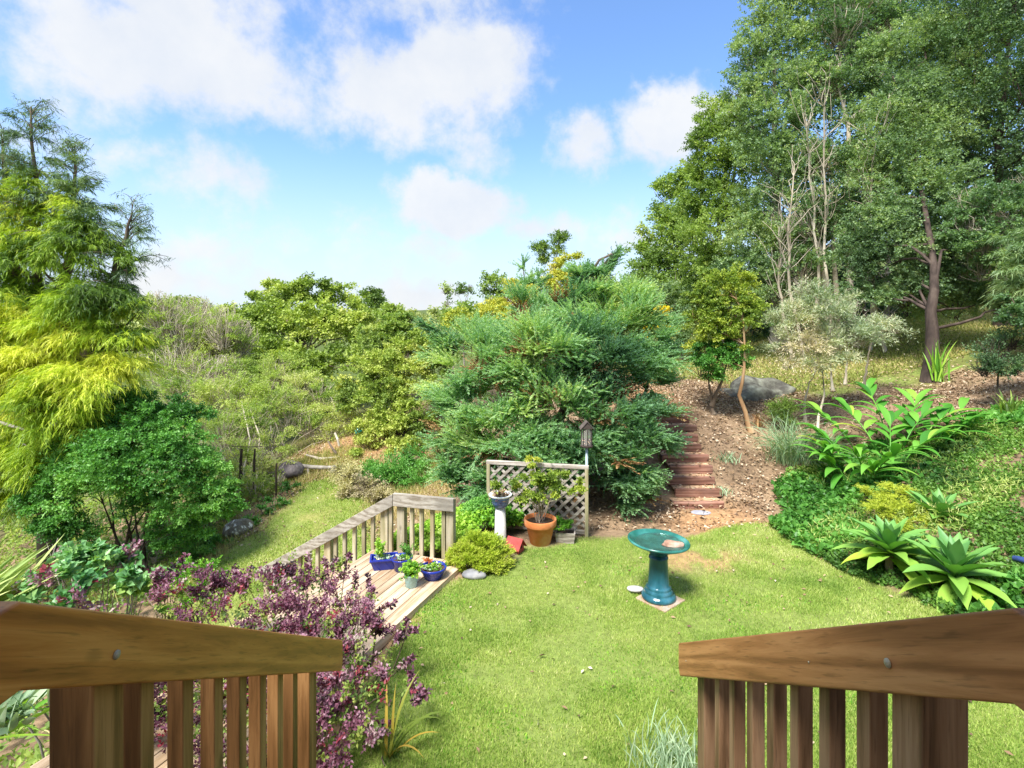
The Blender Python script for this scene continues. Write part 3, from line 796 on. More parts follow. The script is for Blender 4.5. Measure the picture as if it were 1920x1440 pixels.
for px, w, nm in ((749, .088, 'post'), (770, .042, 'baluster'), (788, .042, 'baluster'), (808, .042, 'baluster'), (829, .042, 'baluster'), (841, .085, 'post')):
    t = (px - 738) / (850 - 738); p = A + (Bq - A) * t; upright(p, w, nm, p[2] - .03, -.12 if w < .05 else -.3)
for px, w, nm in ((718, .088, 'post'), (730, .042, 'baluster'), (696, .042, 'baluster'), (679, .042, 'baluster'), (661.6, .042, 'baluster'), (643, .042, 'baluster'), (626, .042, 'baluster'),
                  (611, .085, 'post'), (592, .042, 'baluster'), (576, .042, 'baluster'), (559, .042, 'baluster'), (543.6, .042, 'baluster'), (528, .042, 'baluster'), (513, .042, 'baluster'), (497, .085, 'post')):
    # solve for the point on A..C seen at that pixel column
    sx = (px - 960) / FOC; t = (sx * A[1] - A[0]) / ((Cq[0] - A[0]) - sx * (Cq[1] - A[1])); p = A + (Cq - A) * t
    upright(p, w, nm, p[2] - .05, p[2] - (.82 if w < .05 else 1.05))

# ------------------------------------------------------------------ garden steps of sleepers
gs = thing('garden_steps', 'reddish timber sleeper steps climbing beside the juniper', 'steps', (2.6, 7.5, 0))
clay_m = rough_mat('clay_tread', [(.34, .19, .11), (.50, .31, .18), (.58, .42, .27)], 12, .95, .7)
for i in range(9):
    y = 7.5 + .21 * i; z = .115 * (i + 1); wv = .70 + rng.normal() * .03; x1 = 3.0 + .01 * i + rng.normal() * .02
    me = G(); v = []; K = 7
    for a in range(K + 1):
        x = x1 - wv + wv * a / K; h = .118 + rng.normal() * .004; dz = rng.normal() * .004
        for dy, dd in ((0, -h), (0, -.016), (.014, 0), (.068, -.002), (.08, -h)): v.append((x, y + dy + rng.normal() * .003, z + dd + dz))
    f = []
    for a in range(K):
        for q in range(5):
            f.append((a * 5 + q, a * 5 + (q + 1) % 5, a * 5 + 5 + (q + 1) % 5, a * 5 + 5 + q))
    f = [q[::-1] for q in f]; f += [tuple(range(5)), tuple(K * 5 + q for q in range(5))[::-1]]
    me.add(v, f); bevel(me.mk('sleeper', W_sleeper, gs), .008, 2)
    G().add([(x1 - wv, y + .07, z - .022), (x1 - .02, y + .07, z - .022), (x1 - .02, y + .212, z - .006), (x1 - wv, y + .212, z - .006)], [(0, 1, 2, 3)]).mk('tread', clay_m, gs)

# ------------------------------------------------------------------ lattice screen
la = thing('lattice_screen', 'low timber lattice screen behind the terracotta pot', 'trellis', (.3, 6.7, 0))
TL = np.array((-.32, 6.84, 0)); TR = np.array((.94, 6.57, 0)); td = unit(TR - TL); tn = np.array((-td[1], td[0], 0)) * -1; TW = np.linalg.norm(TR - TL); TH = .83


def tp(s, z, o=0.0): return TL + td * s + tn * o + np.array([0, 0, z])


for s in (.02, TW - .02):
    g = G(); g.beam(tp(s, -.05), tp(s, TH), .042, .05, side=td); bevel(g.mk('post', W_weathv, la), .003)
g = G(); g.beam(tp(-.005, TH + .02), tp(TW + .005, TH + .02), .05, .045); bevel(g.mk('top_rail', W_lath, la), .003)
g = G(); g.beam(tp(.045, .05), tp(TW - .045, .05), .03, .04); g.mk('bottom_rail', W_lath, la)
x0, x1, z0, z1 = .042, TW - .042, .07, TH
for sgn, off in ((1, .008), (-1, -.008)):
    c = z0 - (x1 - x0) if sgn > 0 else z0
    cc = c + .03
    while cc < (z1 if sgn > 0 else z1 + (x1 - x0)):
        pts = []
        for s in np.linspace(x0, x1, 200):
            z = cc + (s - x0) if sgn > 0 else cc - (s - x0)
            if z0 <= z <= z1: pts.append((s, z))
        if len(pts) > 8:
            a, b = pts[0], pts[-1]; dd = np.array([tp(*a, off), tp(*b, off)]); g = G()
            d = unit(dd[1] - dd[0]); sd = unit(np.cross(d, tn)); h = .017; w = .004
            v = [q + i * sd * h + j * tn * w for q in dd for i, j in ((-1, -1), (1, -1), (1, 1), (-1, 1))]
            g.add(v, [(0, 3, 2, 1), (4, 5, 6, 7), (0, 1, 5, 4), (1, 2, 6, 5), (2, 3, 7, 6), (3, 0, 4, 7)]); g.mk('lath', W_lath, la)
        cc += .135

# ------------------------------------------------------------------ bird feeder on its pole
pole_m = rough_mat('blue_grey_pole', [(.30, .38, .40), (.40, .48, .50)], 10, .4, .05, spec=.5)
fx, fy = (1100 - 960) / FOC * 6.75, 6.75
fe = thing('bird_feeder', 'lantern-shaped bird feeder on a blue-grey pole behind the lattice screen', 'bird feeder', (fx, fy, .05))
zt = EYE - (838 - 610) / FOC * fy
G().lathe([(.017, -.02 + .02), (.017, zt)], (fx, fy, .0), 16).mk('pole', pole_m, fe, True)
dkm = rough_mat('dark_timber', [(.045, .032, .028), (.09, .07, .06)], 20, .7, .2)
gls = bpy.data.materials.new('feeder_panel'); gls.use_nodes = True; q = gls.node_tree.nodes['Principled BSDF']
q.inputs['Base Color'].default_value = (.78, .74, .68, 1); q.inputs['Roughness'].default_value = .15; q.inputs['Transmission Weight'].default_value = .75; q.inputs['IOR'].default_value = 1.1
seed_m = rough_mat('bird_seed', [(.10, .06, .08), (.26, .17, .12), (.45, .32, .2)], 120, .9, .6)
g = G(); g.lathe([(.078, zt), (.085, zt + .012), (.085, zt + .022), (.06, zt + .026)], (fx, fy, 0), 8); g.mk('seed_tray', dkm, fe)
G().lathe([(.05, zt + .03), (.062, zt + .032), (.062, zt + .09), (.05, zt + .10)], (fx, fy, 0), 8).mk('seed', seed_m, fe)
G().lathe([(.066, zt + .028), (.068, zt + .235)], (fx, fy, 0), 8, close=False).mk('clear_panel', gls, fe)
for i in range(8):
    a = 2 * math.pi * i / 8; g = G(); g.beam((fx + .069 * math.cos(a), fy + .069 * math.sin(a), zt + .02), (fx + .069 * math.cos(a), fy + .069 * math.sin(a), zt + .24), .009, .009); g.mk('corner_strip', dkm, fe)
g = G(); hw = .070; hz = zt + .24; pk = zt + .325
v = [(fx - hw, fy - hw, hz), (fx + hw, fy - hw, hz), (fx + hw, fy + hw, hz), (fx - hw, fy + hw, hz), (fx, fy - hw, pk - .012), (fx, fy + hw, pk - .012)]
g.add(v, [(0, 3, 2, 1), (0, 1, 4), (2, 3, 5), (0, 4, 5, 3), (1, 2, 5, 4)]); g.mk('gable', dkm, fe)
for s in (-1, 1):
    g = G(); v = []
    for dz in (0, .009):
        v += [(fx, fy - .078, pk + dz), (fx, fy + .078, pk + dz), (fx + s * .088, fy + .078, hz - .012 + dz), (fx + s * .088, fy - .078, hz - .012 + dz)]
    f = [(0, 1, 2, 3), (4, 7, 6, 5), (0, 3, 7, 4), (1, 5, 6, 2), (0, 4, 5, 1), (3, 2, 6, 7)]; g.add(v, f); g.mk('roof_panel', rough_mat('grey_shingle', [(.07, .055, .05), (.15, .12, .11)], 20, .8, .2), fe)

# ------------------------------------------------------------------ pedestal bird table
px_, py_ = -.14, 6.4
pe = thing('garden_pedestal', 'white round column with blue and white bowl of dry leaves on top', 'pedestal', (px_, py_, 0))
wh = rough_mat('white_column', [(.55, .54, .50), (.70, .69, .66)], 14, .7, .3)
zb = EYE - (950 - 610) / FOC * py_
G().lathe([(.078, -.02), (.078, .03), (.072, .05), (.060, zb + .01)], (px_, py_, 0), 28).mk('column', wh, pe, True)
blu = glaze_mat('blue_glaze', [(.13, .19, .55), (.20, .28, .64)])
whg = glaze_mat('white_glaze', [(.66, .70, .74), (.74, .77, .80)])
g = G(); zz = zb
g.lathe([(.06, zz), (.085, zz + .01), (.092, zz + .035), (.098, zz + .037), (.098, zz + .052), (.103, zz + .058), (.115, zz + .105), (.119, zz + .108), (.124, zz + .125)], (px_, py_, 0), 36); g.mk('bowl', blu, pe, True)
G().lathe([(.125, zz + .126), (.138, zz + .135), (.142, zz + .15), (.136, zz + .155), (.118, zz + .15), (.10, zz + .13)], (px_, py_, 0), 36).mk('bowl_rim', whg, pe, True)
G().lathe([(.0995, zz + .0525), (.1045, zz + .0565)], (px_, py_, 0), 36, close=False).mk('white_band', whg, pe, True)
p = rng.normal(size=(260, 3)) * [.05, .05, .018] + [px_, py_, zz + .165]; p[:, 2] -= np.hypot(p[:, 0] - px_, p[:, 1] - py_) * .35
V, F, Aa = leaf_mesh(p, unit(rng.normal(size=(260, 3)) * [1, 1, .4]), .05, .026, rng.random(260)); mk('dry_leaves', V, F, M['litter'], pe, {'v': Aa}, False)['kind'] = 'stuff'

# ------------------------------------------------------------------ red birdhouse on the ground
bx, by = (966 - 960) / FOC * 6.15, 6.12
bh = thing('birdhouse', 'small faded red birdhouse standing on the lawn edge', 'birdhouse', (bx, by, 0))
redm = rough_mat('faded_red_paint', [(.32, .045, .04), (.45, .08, .07)], 14, .75, .3); reddk = rough_mat('hole_shade_paint', [(.02, .006, .006), (.03, .01, .01)], 4, .9, 0)
ca, sa = math.cos(R(-32)), math.sin(R(-32))


def bp_(x, y, z): return np.array((bx + x * ca - y * sa, by + x * sa + y * ca, z))


w, l, h, pk = .062, .078, .085, .155            # gable end faces +x side (right, toward the camera)
v = [bp_(i * l, j * w, k) for i in (-1, 1) for j, k in ((-1, .0), (1, .0), (1, h), (0, pk), (-1, h))]
G().add(v, [(0, 4, 3, 2, 1), (5, 6, 7, 8, 9), (0, 1, 6, 5), (1, 2, 7, 6), (4, 0, 5, 9), (2, 3, 8, 7), (3, 4, 9, 8)]).mk('box', redm, bh)
for s in (-1, 1):
    v = []
    for dz in (.003, .013): v += [bp_(-l - .02, 0, pk + dz), bp_(l + .025, 0, pk + dz), bp_(l + .025, s * (w + .03), h - .035 + dz), bp_(-l - .02, s * (w + .03), h - .035 + dz)]
    f = [(0, 1, 2, 3), (4, 7, 6, 5), (0, 3, 7, 4), (1, 5, 6, 2), (0, 4, 5, 1), (3, 2, 6, 7)]; G().add(v, f).mk('roof_panel', redm, bh)
v = [bp_(l + .002, .019 * math.cos(a), .075 + .019 * math.sin(a)) for a in np.linspace(0, 2 * math.pi, 15)[:-1]]; G().add(v, [tuple(range(14))]).mk('painted_hole_disc', reddk, bh)  # flat disc; the shade inside the opening is put into its dark colour

# ------------------------------------------------------------------ terracotta pot with shrub
tx, ty = (1013 - 960) / FOC * 6.35, 6.35
tm = rough_mat('terracotta', [(.46, .14, .04), (.62, .22, .075), (.66, .38, .22)], 4, .8, .25)
soil = rough_mat('potting_soil', [(.05, .03, .02), (.13, .09, .06)], 40, .95, .8)
tpot = thing('potted_shrub', 'large terracotta pot holding a sprawling yellow-green shrub', 'potted plant', (tx, ty, 0))
G().lathe([(.10, -.01), (.118, .0), (.165, .215), (.170, .22), (.187, .223), (.193, .235), (.195, .298), (.190, .305), (.172, .302), (.168, .26)], (tx, ty, 0), 44).mk('pot', tm, tpot, True)
G().lathe([(.168, .262), (.08, .272), (.001, .275)], (tx, ty, 0), 24, close=False).mk('soil', soil, tpot)
lb = lobe_arr([(1010, 905, 6.3, 26), (975, 905, 6.3, 22), (945, 905, 6.3, 18), (1040, 900, 6.3, 24), (1060, 910, 6.25, 22), (1085, 915, 6.2, 18), (1102, 920, 6.2, 12), (1000, 885, 6.4, 16), (1008, 930, 6.2, 14), (990, 935, 6.2, 16), (1030, 925, 6.2, 13), (1000, 862, 6.6, 8, 1.6), (965, 920, 6.2, 12)])
p, u, kk = shell(*lb, 620, .35, .4); V, F, Aa = sprig(p, unit(u + [0, 0, .25]), 7, .09, .9, .05, .021, .25, v0=tone(p, kk, 2.5)); mk('foliage', V, F, M['citrus'], tpot, {'v': Aa}, False)
e = lb[0]; s0 = np.array([[tx, ty, .27]]) + rng.normal(size=(len(e), 3)) * [.035, .035, 0]; md = s0 * .45 + e * .55; md[:, :2] = s0[:, :2] * .8 + e[:, :2] * .2; md[:, 2] = .27 + (e[:, 2] - .27) * .6
pp = np.stack([s0, s0 * .6 + md * .4, md, md * .5 + e * .5, e], 1); V, F, Aa = tubes(pp, .007 * np.linspace(1, .5, 5)[None] * np.ones((len(e), 1)), 6); mk('stem', V, F, B_pale, tpot)

# ------------------------------------------------------------------ timber planter with small bush
qx, qy = (1060 - 960) / FOC * 6.42, 6.42
pb = thing('planter_box', 'small timber planter box with a round green bush', 'planter', (qx, qy, 0))
ang = R(-8)


def qp(x, y, z): return np.array((qx + x * math.cos(ang) - y * math.sin(ang), qy + x * math.sin(ang) + y * math.cos(ang), z))


for (a, b) in (((-.12, -.09), (.12, -.09)), ((.12, -.09), (.12, .09)), ((.12, .09), (-.12, .09)), ((-.12, .09), (-.12, -.09))):
    g = G(); g.add([qp(a[0] * s, a[1] * s, z) for s, z in ((.86, 0), (1, .13))] + [qp(b[0] * s, b[1] * s, z) for s, z in ((.86, 0), (1, .13))] +
                   [qp(a[0] * s, a[1] * s, z) for s, z in ((.74, 0), (.88, .13))] + [qp(b[0] * s, b[1] * s, z) for s, z in ((.74, 0), (.88, .13))],
                   [(0, 2, 3, 1), (4, 5, 7, 6), (1, 3, 7, 5), (0, 4, 6, 2), (0, 1, 5, 4), (2, 6, 7, 3)]); g.mk('side_board', W_lath, pb)
G().add([qp(-.1, -.075, .11), qp(.1, -.075, .11), qp(.1, .075, .11), qp(-.1, .075, .11)], [(0, 1, 2, 3)]).mk('soil', soil, pb)
lb = lobe_arr([(1055, 982, 6.42, 17), (1048, 985, 6.4, 10), (1064, 986, 6.4, 10)]); p, u, kk = shell(*lb, 260, .4, .3, -.3); V, F, Aa = sprig(p, unit(u + [0, 0, .4]), 6, .04, .9, .026, .016, .1, v0=tone(p, kk)); mk('foliage', V, F, M['ivy'], pb, {'v': Aa}, False)

# ------------------------------------------------------------------ lime mound shrub, stones
mx_, my_ = (902 - 960) / FOC * 5.78, 5.78
p, u, kk = shell(*(lobe_arr([(872, 1045, 5.75, 28, .8), (900, 1034, 5.8, 36, .85), (928, 1043, 5.8, 26, .8), (888, 1053, 5.68, 30, .7), (920, 1055, 5.7, 27, .7), (942, 1052, 5.8, 12, .8), (856, 1053, 5.7, 16, .8)])), 4200, .2, .25, -.5, .5, .25, 30, .6)
ms = thing('mound_shrub', 'low rounded lime-green shrub at the corner of the landing', 'shrub', (mx_, my_, 0))
V, F, Aa = sprig(p, unit(u * [1, 1, .8] + [0, 0, .55]), 10, .07, .55, .045, .009, .1, v0=tone(p, kk, 3, .15), needle=True); mk('foliage', V, F, M['mound'], ms, {'v': Aa}, False)
b0 = np.array([[mx_, my_, -.01]]) + rng.normal(size=(60, 3)) * [.12, .1, 0]; e = lobe_arr([(905, 1040, 5.75, 30)])[0] + rng.normal(size=(60, 3)) * [.16, .13, .03]
V, F, Aa = tubes(wiggle(b0, e, 4, .1), np.full((60, 4), .004), 4); mk('stem', V, F, B_brown, ms)


def rock(name, label, c, r, mat, seed=0, sub=4, amp=.35, cat='rock', group=None, f=1.3, bury=.0):
    import bmesh
    bm = bmesh.new(); bmesh.ops.create_icosphere(bm, subdivisions=sub, radius=1)
    p = np.array([v.co[:] for v in bm.verts]); n = (vnoise(p + seed * 9.1, f) - .5) * 2 * amp + (vnoise(p + seed * 5.1, f * 3) - .5) * amp * .5 + (vnoise(p + seed, f * 8) - .5) * amp * .15
    q = p * (1 + n)[:, None] * np.array(r); q[:, 2] = np.where(q[:, 2] < -r[2] * .5, -r[2] * .5, q[:, 2]); f_ = [tuple(v.index for v in fc.verts) for fc in bm.faces]; bm.free()
    o = mk(name, q + np.array(c), f_, mat, None, None, True, org=c); tag(o, label, cat, group); return o


grey_rock = rough_mat('grey_stone', [(.10, .10, .11), (.24, .24, .25), (.34, .33, .32)], 6, .7, .4)
lich = rough_mat('lichen_boulder', [(.04, .036, .03), (.095, .09, .075), (.19, .19, .15), (.33, .34, .27)], 4, .95, .9, pos=[.3, .45, .58, .7], bscale=14)
darkrock = rough_mat('dark_boulder', [(.05, .045, .045), (.13, .11, .11), (.30, .26, .24)], 4, .9, .8, bscale=12)
spot = rough_mat('lichen_spots', [(.12, .10, .07), (.22, .20, .15), (.72, .72, .62)], 11, .9, .6, pos=[.35, .56, .6])
rock('flat_stone', 'smooth grey oval stone lying beside the lime mound shrub', ((889 - 960) / FOC * 5.5, 5.5, .03), (.13, .08, .055), grey_rock, 1, 4, .12)
rock('boulder', 'large lichen-grey boulder behind the small citrus tree', (P(1435, 742, 11.5) + [0, 0, -.16]), (.80, .6, .55), lich, 2, 5, .45, f=1.2)
rock('boulder', 'low pale boulder just left of the large lichen boulder', (P(1372, 742, 11.4) + [0, 0, -.05]), (.42, .4, .22), lich, 3, 4, .4, f=1.2)
rock('boulder', 'grey boulder with white lichen spots at the edge of the lower grass path', P(446, 990, 9.7) + [0, 0, -.03], (.26, .22, .19), spot, 4, 4, .25)
rock('boulder', 'dark boulder under the left end of the weathered log', P(545, 882, 12.5), (.30, .26, .22), darkrock, 5, 4, .3)
rock('stone', 'pale stone propping the right end of the weathered log', P(627, 884, 12.5), (.10, .1, .13), lich, 6, 3, .3)
rock('stone', 'small brown stone on the lower grass slope', P(597, 928, 11.6), (.07, .06, .05), darkrock, 7, 3, .3)

# log bench, fallen branch
lg = thing('weathered_log', 'long weathered log lying level across stones beyond the lower grass', 'log', P(585, 876, 12.6))
pts = np.stack([P(540, 873, 12.55), P(560, 873, 12.6), P(585, 876, 12.6), P(610, 877, 12.55), P(634, 876, 12.5)]); V, F, Aa = tubes(pts[None], np.array([[.035, .045, .05, .045, .04]]), 10); mk('log', V, F, B_grey, lg)
for px in (577, 618): G().tube([P(px, 878, 12.55), P(px + 2, 893, 12.55)], [.025, .03], 6).mk('support', B_pale, lg)
fb = thing('fallen_branch', 'bleached fallen branch on the dry slope above the log', 'branch', P(605, 856, 13.4))
pts = np.stack([P(574, 853, 13.4), P(588, 857, 13.4), P(600, 861, 13.35), P(620, 859, 13.4), P(637, 857, 13.4)]); V, F, Aa = tubes(pts[None], np.array([[.02, .035, .045, .035, .025]]), 8); mk('branch', V, F, B_pale, fb)
G().tube([P(615, 827, 13.6), P(624, 842, 13.5), P(630, 850, 13.5)], [.02, .03, .04], 7).mk('twig', B_brown, fb)
G().tube([P(628, 812, 14), P(633, 824, 13.9), P(636, 836, 13.9)], [.03, .03, .03], 7).mk('twig', B_pale, fb)
# old post-and-rail frame in the scrub
fr = thing('old_frame', 'dark posts with a thin crossbar standing in scrub beside the green bush', 'frame', P(452, 930, 11.5))
for px, r in ((452, .035), (477, .025), (518, .02)):
    z = gzs((px - 960) / FOC * 11.5, 11.5); top = P(px + 1, 842 if px < 500 else 868, 11.5); G().tube([(P(px, 800, 11.5)[0], 11.5, z - .1), (top + P(px - 2, 890, 11.5)) / 2, top], [r, r, r * .8], 8).mk('post', B_dark, fr)
G().tube([P(428, 836, 11.5), P(460, 838, 11.45), P(492, 837, 11.5)], [.007, .008, .007], 6).mk('crossbar', B_dark, fr)

# ------------------------------------------------------------------ bird bath
BX, BY = 1.39, 5.06
bb = thing('bird_bath', 'teal glazed ceramic bird bath standing on the lawn', 'bird bath', (BX, BY, .02))
teal = rough_mat('teal_glaze', [(.008, .045, .07), (.015, .09, .12), (.035, .15, .20), (.12, .24, .30)], 3, .16, .25, (1.5, 1.5, .5), spec=.55, pos=[.3, .48, .6, .78], bscale=9)
tealin = rough_mat('teal_bowl_glaze', [(.01, .07, .055), (.02, .14, .11), (.045, .21, .18), (.14, .32, .31)], 5, .2, .2, spec=.5, pos=[.3, .46, .58, .75], bscale=9)
G().lathe([(.14, .02), (.157, .022), (.160, .04), (.150, .06), (.137, .068), (.132, .085), (.134, .095), (.120, .108), (.116, .12), (.118, .128), (.108, .14), (.100, .15), (.093, .25), (.085, .385), (.088, .392), (.091, .402), (.088, .412), (.074, .418), (.070, .43)], (BX, BY, 0), 56).mk('pedestal', teal, bb, True)
TI = (-.045, -.012)
G().lathe([(.070, .425), (.085, .435), (.10, .455), (.17, .495), (.25, .532), (.268, .54), (.283, .548), (.288, .556)], (BX, BY, 0), 64, TI, close=False).mk('bowl', teal, bb, True)
G().lathe([(.288, .556), (.286, .566), (.276, .570), (.264, .566), (.25, .55), (.18, .515), (.08, .492), (.001, .488)], (BX, BY, 0), 64, TI, close=False).mk('bowl_inside', tealin, bb, True)
wm, N, L, b = new_mat('water'); b.inputs['Base Color'].default_value = (.55, .85, .78, 1); b.inputs['Roughness'].default_value = .03; b.inputs['Transmission Weight'].default_value = .95; b.inputs['IOR'].default_value = 1.33
G().lathe([(.236, .541), (.12, .5411), (.001, .5412)], (BX, BY, 0), 48, (0, 0), close=False).mk('water', wm, bb, True)
peach = rough_mat('peach_stone', [(.10, .05, .03), (.45, .27, .19), (.60, .42, .34)], 9, .8, .3)
rock('bath_stone', 'peach-coloured stone resting in the bowl of the bird bath', (BX + .12, BY - .06, .547), (.105, .052, .036), peach, 8, 4, .25, 'stone')
pav = rough_mat('terracotta_paver', [(.34, .20, .14), (.46, .32, .25), (.42, .36, .32)], 10, .9, .3)
g = G(); a = R(40); hw = .165
vv = [(BX + .01 + sx * hw * math.cos(a) - sy * hw * math.sin(a), BY - .02 + sx * hw * math.sin(a) + sy * hw * math.cos(a), z) for z in (-.02, .019) for sx, sy in ((-1, -1), (1, -1), (1, 1), (-1, 1))]
g.add(vv, [(0, 3, 2, 1), (4, 5, 6, 7), (0, 1, 5, 4), (1, 2, 6, 5), (2, 3, 7, 6), (3, 0, 4, 7)]); tag(bevel(g.mk('paver', pav, org=(BX, BY, 0)), .006), 'square terracotta paver under the bird bath', 'paver')
dx, dy = (1191 - 960) / FOC * 5.2, 5.2
disc = rough_mat('white_stone', [(.55, .52, .52), (.66, .63, .64)], 8, .7, .2)
o = G().lathe([(.05, .01), (.074, .016), (.080, .034), (.074, .044), (.04, .050), (.001, .052)], (dx, dy, 0), 28, (0, -.22)).mk('white_disc', disc, None, True, org=(dx, dy, 0)); tag(o, 'round flat white stone lying on the grass beside the bird bath', 'stone')
sx_, sy_ = G0(1314, 962); slab = rough_mat('slate_slab', [(.26, .26, .30), (.38, .38, .42)], 8, .8, .3)
rock('stepping_stone', 'thin blue-grey slab in the clay below the bottom step', (sx_, sy_, .012), (.15, .10, .02), slab, 9, 3, .1, 'paving stone')

# ------------------------------------------------------------------ pots on the landing
cob = glaze_mat('cobalt_glaze', [(.012, .02, .22), (.02, .045, .36)]); mint = rough_mat('mint_glaze', [(.24, .44, .46), (.38, .56, .56)], 18, .45, .3)


def pot(name, label, c, prof, mat, soil_r, soil_z, tilt=(0, 0)):
    r = thing(name, label, 'potted plant', c); G().lathe(prof, c, 36, tilt).mk('pot', mat, r, True)
    G().lathe([(soil_r, soil_z), (soil_r * .5, soil_z + .006), (.001, soil_z + .008)], c, 20, close=False).mk('soil', soil, r); return r


def rosettes(parent, c, r, n, z, mat, L=.035):
    S = []
    for i in range(n):
        a = rng.random() * 6.28; q = r * rng.random() ** .5; p0 = (c[0] + q * math.cos(a), c[1] + q * math.sin(a), c[2] + z)
        for k in range(9): S.append((p0, k * 2.4 + rng.random(), .25 + .09 * k, L * (1 - .05 * k) * (.7 + .6 * rng.random()), L * .45, -.3))
    return blades('succulent', mat, parent, S, K=3, fold=.4)


c1 = np.array([(812 - 960) / FOC * 5.40, 5.40, DZ])
r = pot('blue_bowl_pot', 'cobalt blue round bowl of succulents, rightmost pot on the landing', c1, [(.072, 0), (.085, .003), (.118, .07), (.126, .085), (.136, .092), (.138, .112), (.132, .116), (.122, .11), (.118, .095)], cob, .12, .095)
rosettes(r, c1, .09, 16, .10, M['succ']); 
p = c1 + rng.normal(size=(60, 3)) * [.05, .05, .008] + [0, 0, .115]; V, F, Aa = sprig(p, unit(rng.normal(size=(60, 3)) + [0, 0, 1.2]), 6, .03, .8, .022, .012, 0); mk('foliage', V, F, M['ivy'], r, {'v': Aa}, False)
p = c1 + rng.normal(size=(16, 3)) * [.02, .02, .008] + [-.06, .06, .14]; V, F, Aa = sprig(p, unit(rng.normal(size=(16, 3)) + [0, 0, 1.2]), 6, .03, .8, .024, .014, 0); mk('orange_flower', V, F, leaf_mat('orange_petal', [(.5, .12, .03), (.7, .25, .08)]), r, {'v': Aa}, False)
c2 = np.array([(771 - 960) / FOC * 5.22, 5.22, DZ])
r = pot('mint_pot', 'pale mint ribbed pot with leafy green herb on the landing', c2, [(.052, 0), (.055, .003), (.067, .115), (.069, .118), (.069, .125), (.064, .124), (.062, .11)], mint, .062, .112)
p = c2 + rng.normal(size=(130, 3)) * [.034, .034, .025] + [0, 0, .165]; V, F, Aa = sprig(p, unit((p - c2 - [0, 0, .1]) + [0, 0, .03]), 6, .04, .9, .035, .024, .1, v0=rng.random(130)); mk('foliage', V, F, M['ivy'], r, {'v': Aa}, False)
c3 = np.array([(753 - 960) / FOC * 5.55, 5.58, DZ])
r = pot('blue_pot', 'cobalt blue pot half hidden behind the mint pot', c3, [(.07, 0), (.08, .003), (.105, .11), (.112, .118), (.112, .132), (.104, .132), (.10, .115)], cob, .10, .115, (.06, 0))
rosettes(r, c3, .07, 12, .12, M['succ']); p = c3 + rng.normal(size=(50, 3)) * [.04, .03, .03] + [.06, 0, .19]; V, F, Aa = sprig(p, unit(rng.normal(size=(50, 3)) * .5 + [0, 0, 1]), 6, .05, .7, .03, .015, 0); mk('foliage', V, F, M['bush'], r, {'v': Aa}, False)
# rectangular trough
c4 = np.array([(720 - 960) / FOC * 5.62, 5.62, DZ]); tr_ = thing('blue_trough', 'cobalt blue rectangular trough of succulents, leftmost pot on the landing', 'potted plant', c4); ta = R(12)


def t4(x, y, z): return c4 + np.array([x * math.cos(ta) - y * math.sin(ta), x * math.sin(ta) + y * math.cos(ta), z])


g = G(); o_ = [(-1, -1), (1, -1), (1, 1), (-1, 1)]; lv = [(.10, .06, 0), (.135, .085, .10), (.145, .095, .103), (.145, .095, .12), (.125, .075, .12), (.12, .072, .09)]
v = [t4(a * i, b * j, z) for a, b, z in lv for i, j in o_]; f = [(k * 4 + i, k * 4 + (i + 1) % 4, k * 4 + 4 + (i + 1) % 4, k * 4 + 4 + i) for k in range(5) for i in range(4)] + [(3, 2, 1, 0), (20, 21, 22, 23)]
g.add(v, f); bevel(g.mk('trough', cob, tr_), .004); rosettes(tr_, c4, .09, 14, .10, M['succ'])
p = c4 + rng.normal(size=(40, 3)) * [.02, .02, .05] + [-.04, 0, .2]; V, F, Aa = sprig(p, unit(rng.normal(size=(40, 3)) * .6 + [-.2, 0, 1]), 6, .05, .7, .04, .022, 0, v0=rng.random(40) * .4 + .5); mk('foliage', V, F, M['ivy'], tr_, {'v': Aa}, False)
# teal tub glimpsed far off, blue hose at the right edge
tq = P(673, 808, 14.5); G_ = G().lathe([(.07, 0), (.10, .01), (.11, .12), (.09, .17), (.02, .2)], tq - [0, 0, .1], 20).mk('teal_tub', glaze_mat('teal_plastic', [(.01, .22, .20), (.02, .28, .25)]), None, True, org=tq); tag(G_, 'small teal tub on the dry slope among the slender trees', 'tub')
hz_ = glaze_mat('blue_hose', [(.03, .05, .16), (.05, .09, .26)]); hp = np.stack([P(1903, 1119, 5.1), P(1912, 1126, 5.05), P(1925, 1131, 5.0), P(1945, 1134, 4.95), P(1975, 1128, 5.0)]); hp[:, 2] = [gzs(a, b) + .02 for a, b in hp[:, :2]]; hp[0, 2] -= .02
hp[:, 2] += .1
V, F, Aa = tubes(hp[None], np.full((1, 5), .028), 12); tag(mk('blue_pipe', V, F, hz_, None, org=hp[2]), 'short blue pipe at the right edge beyond the agaves', 'pipe')

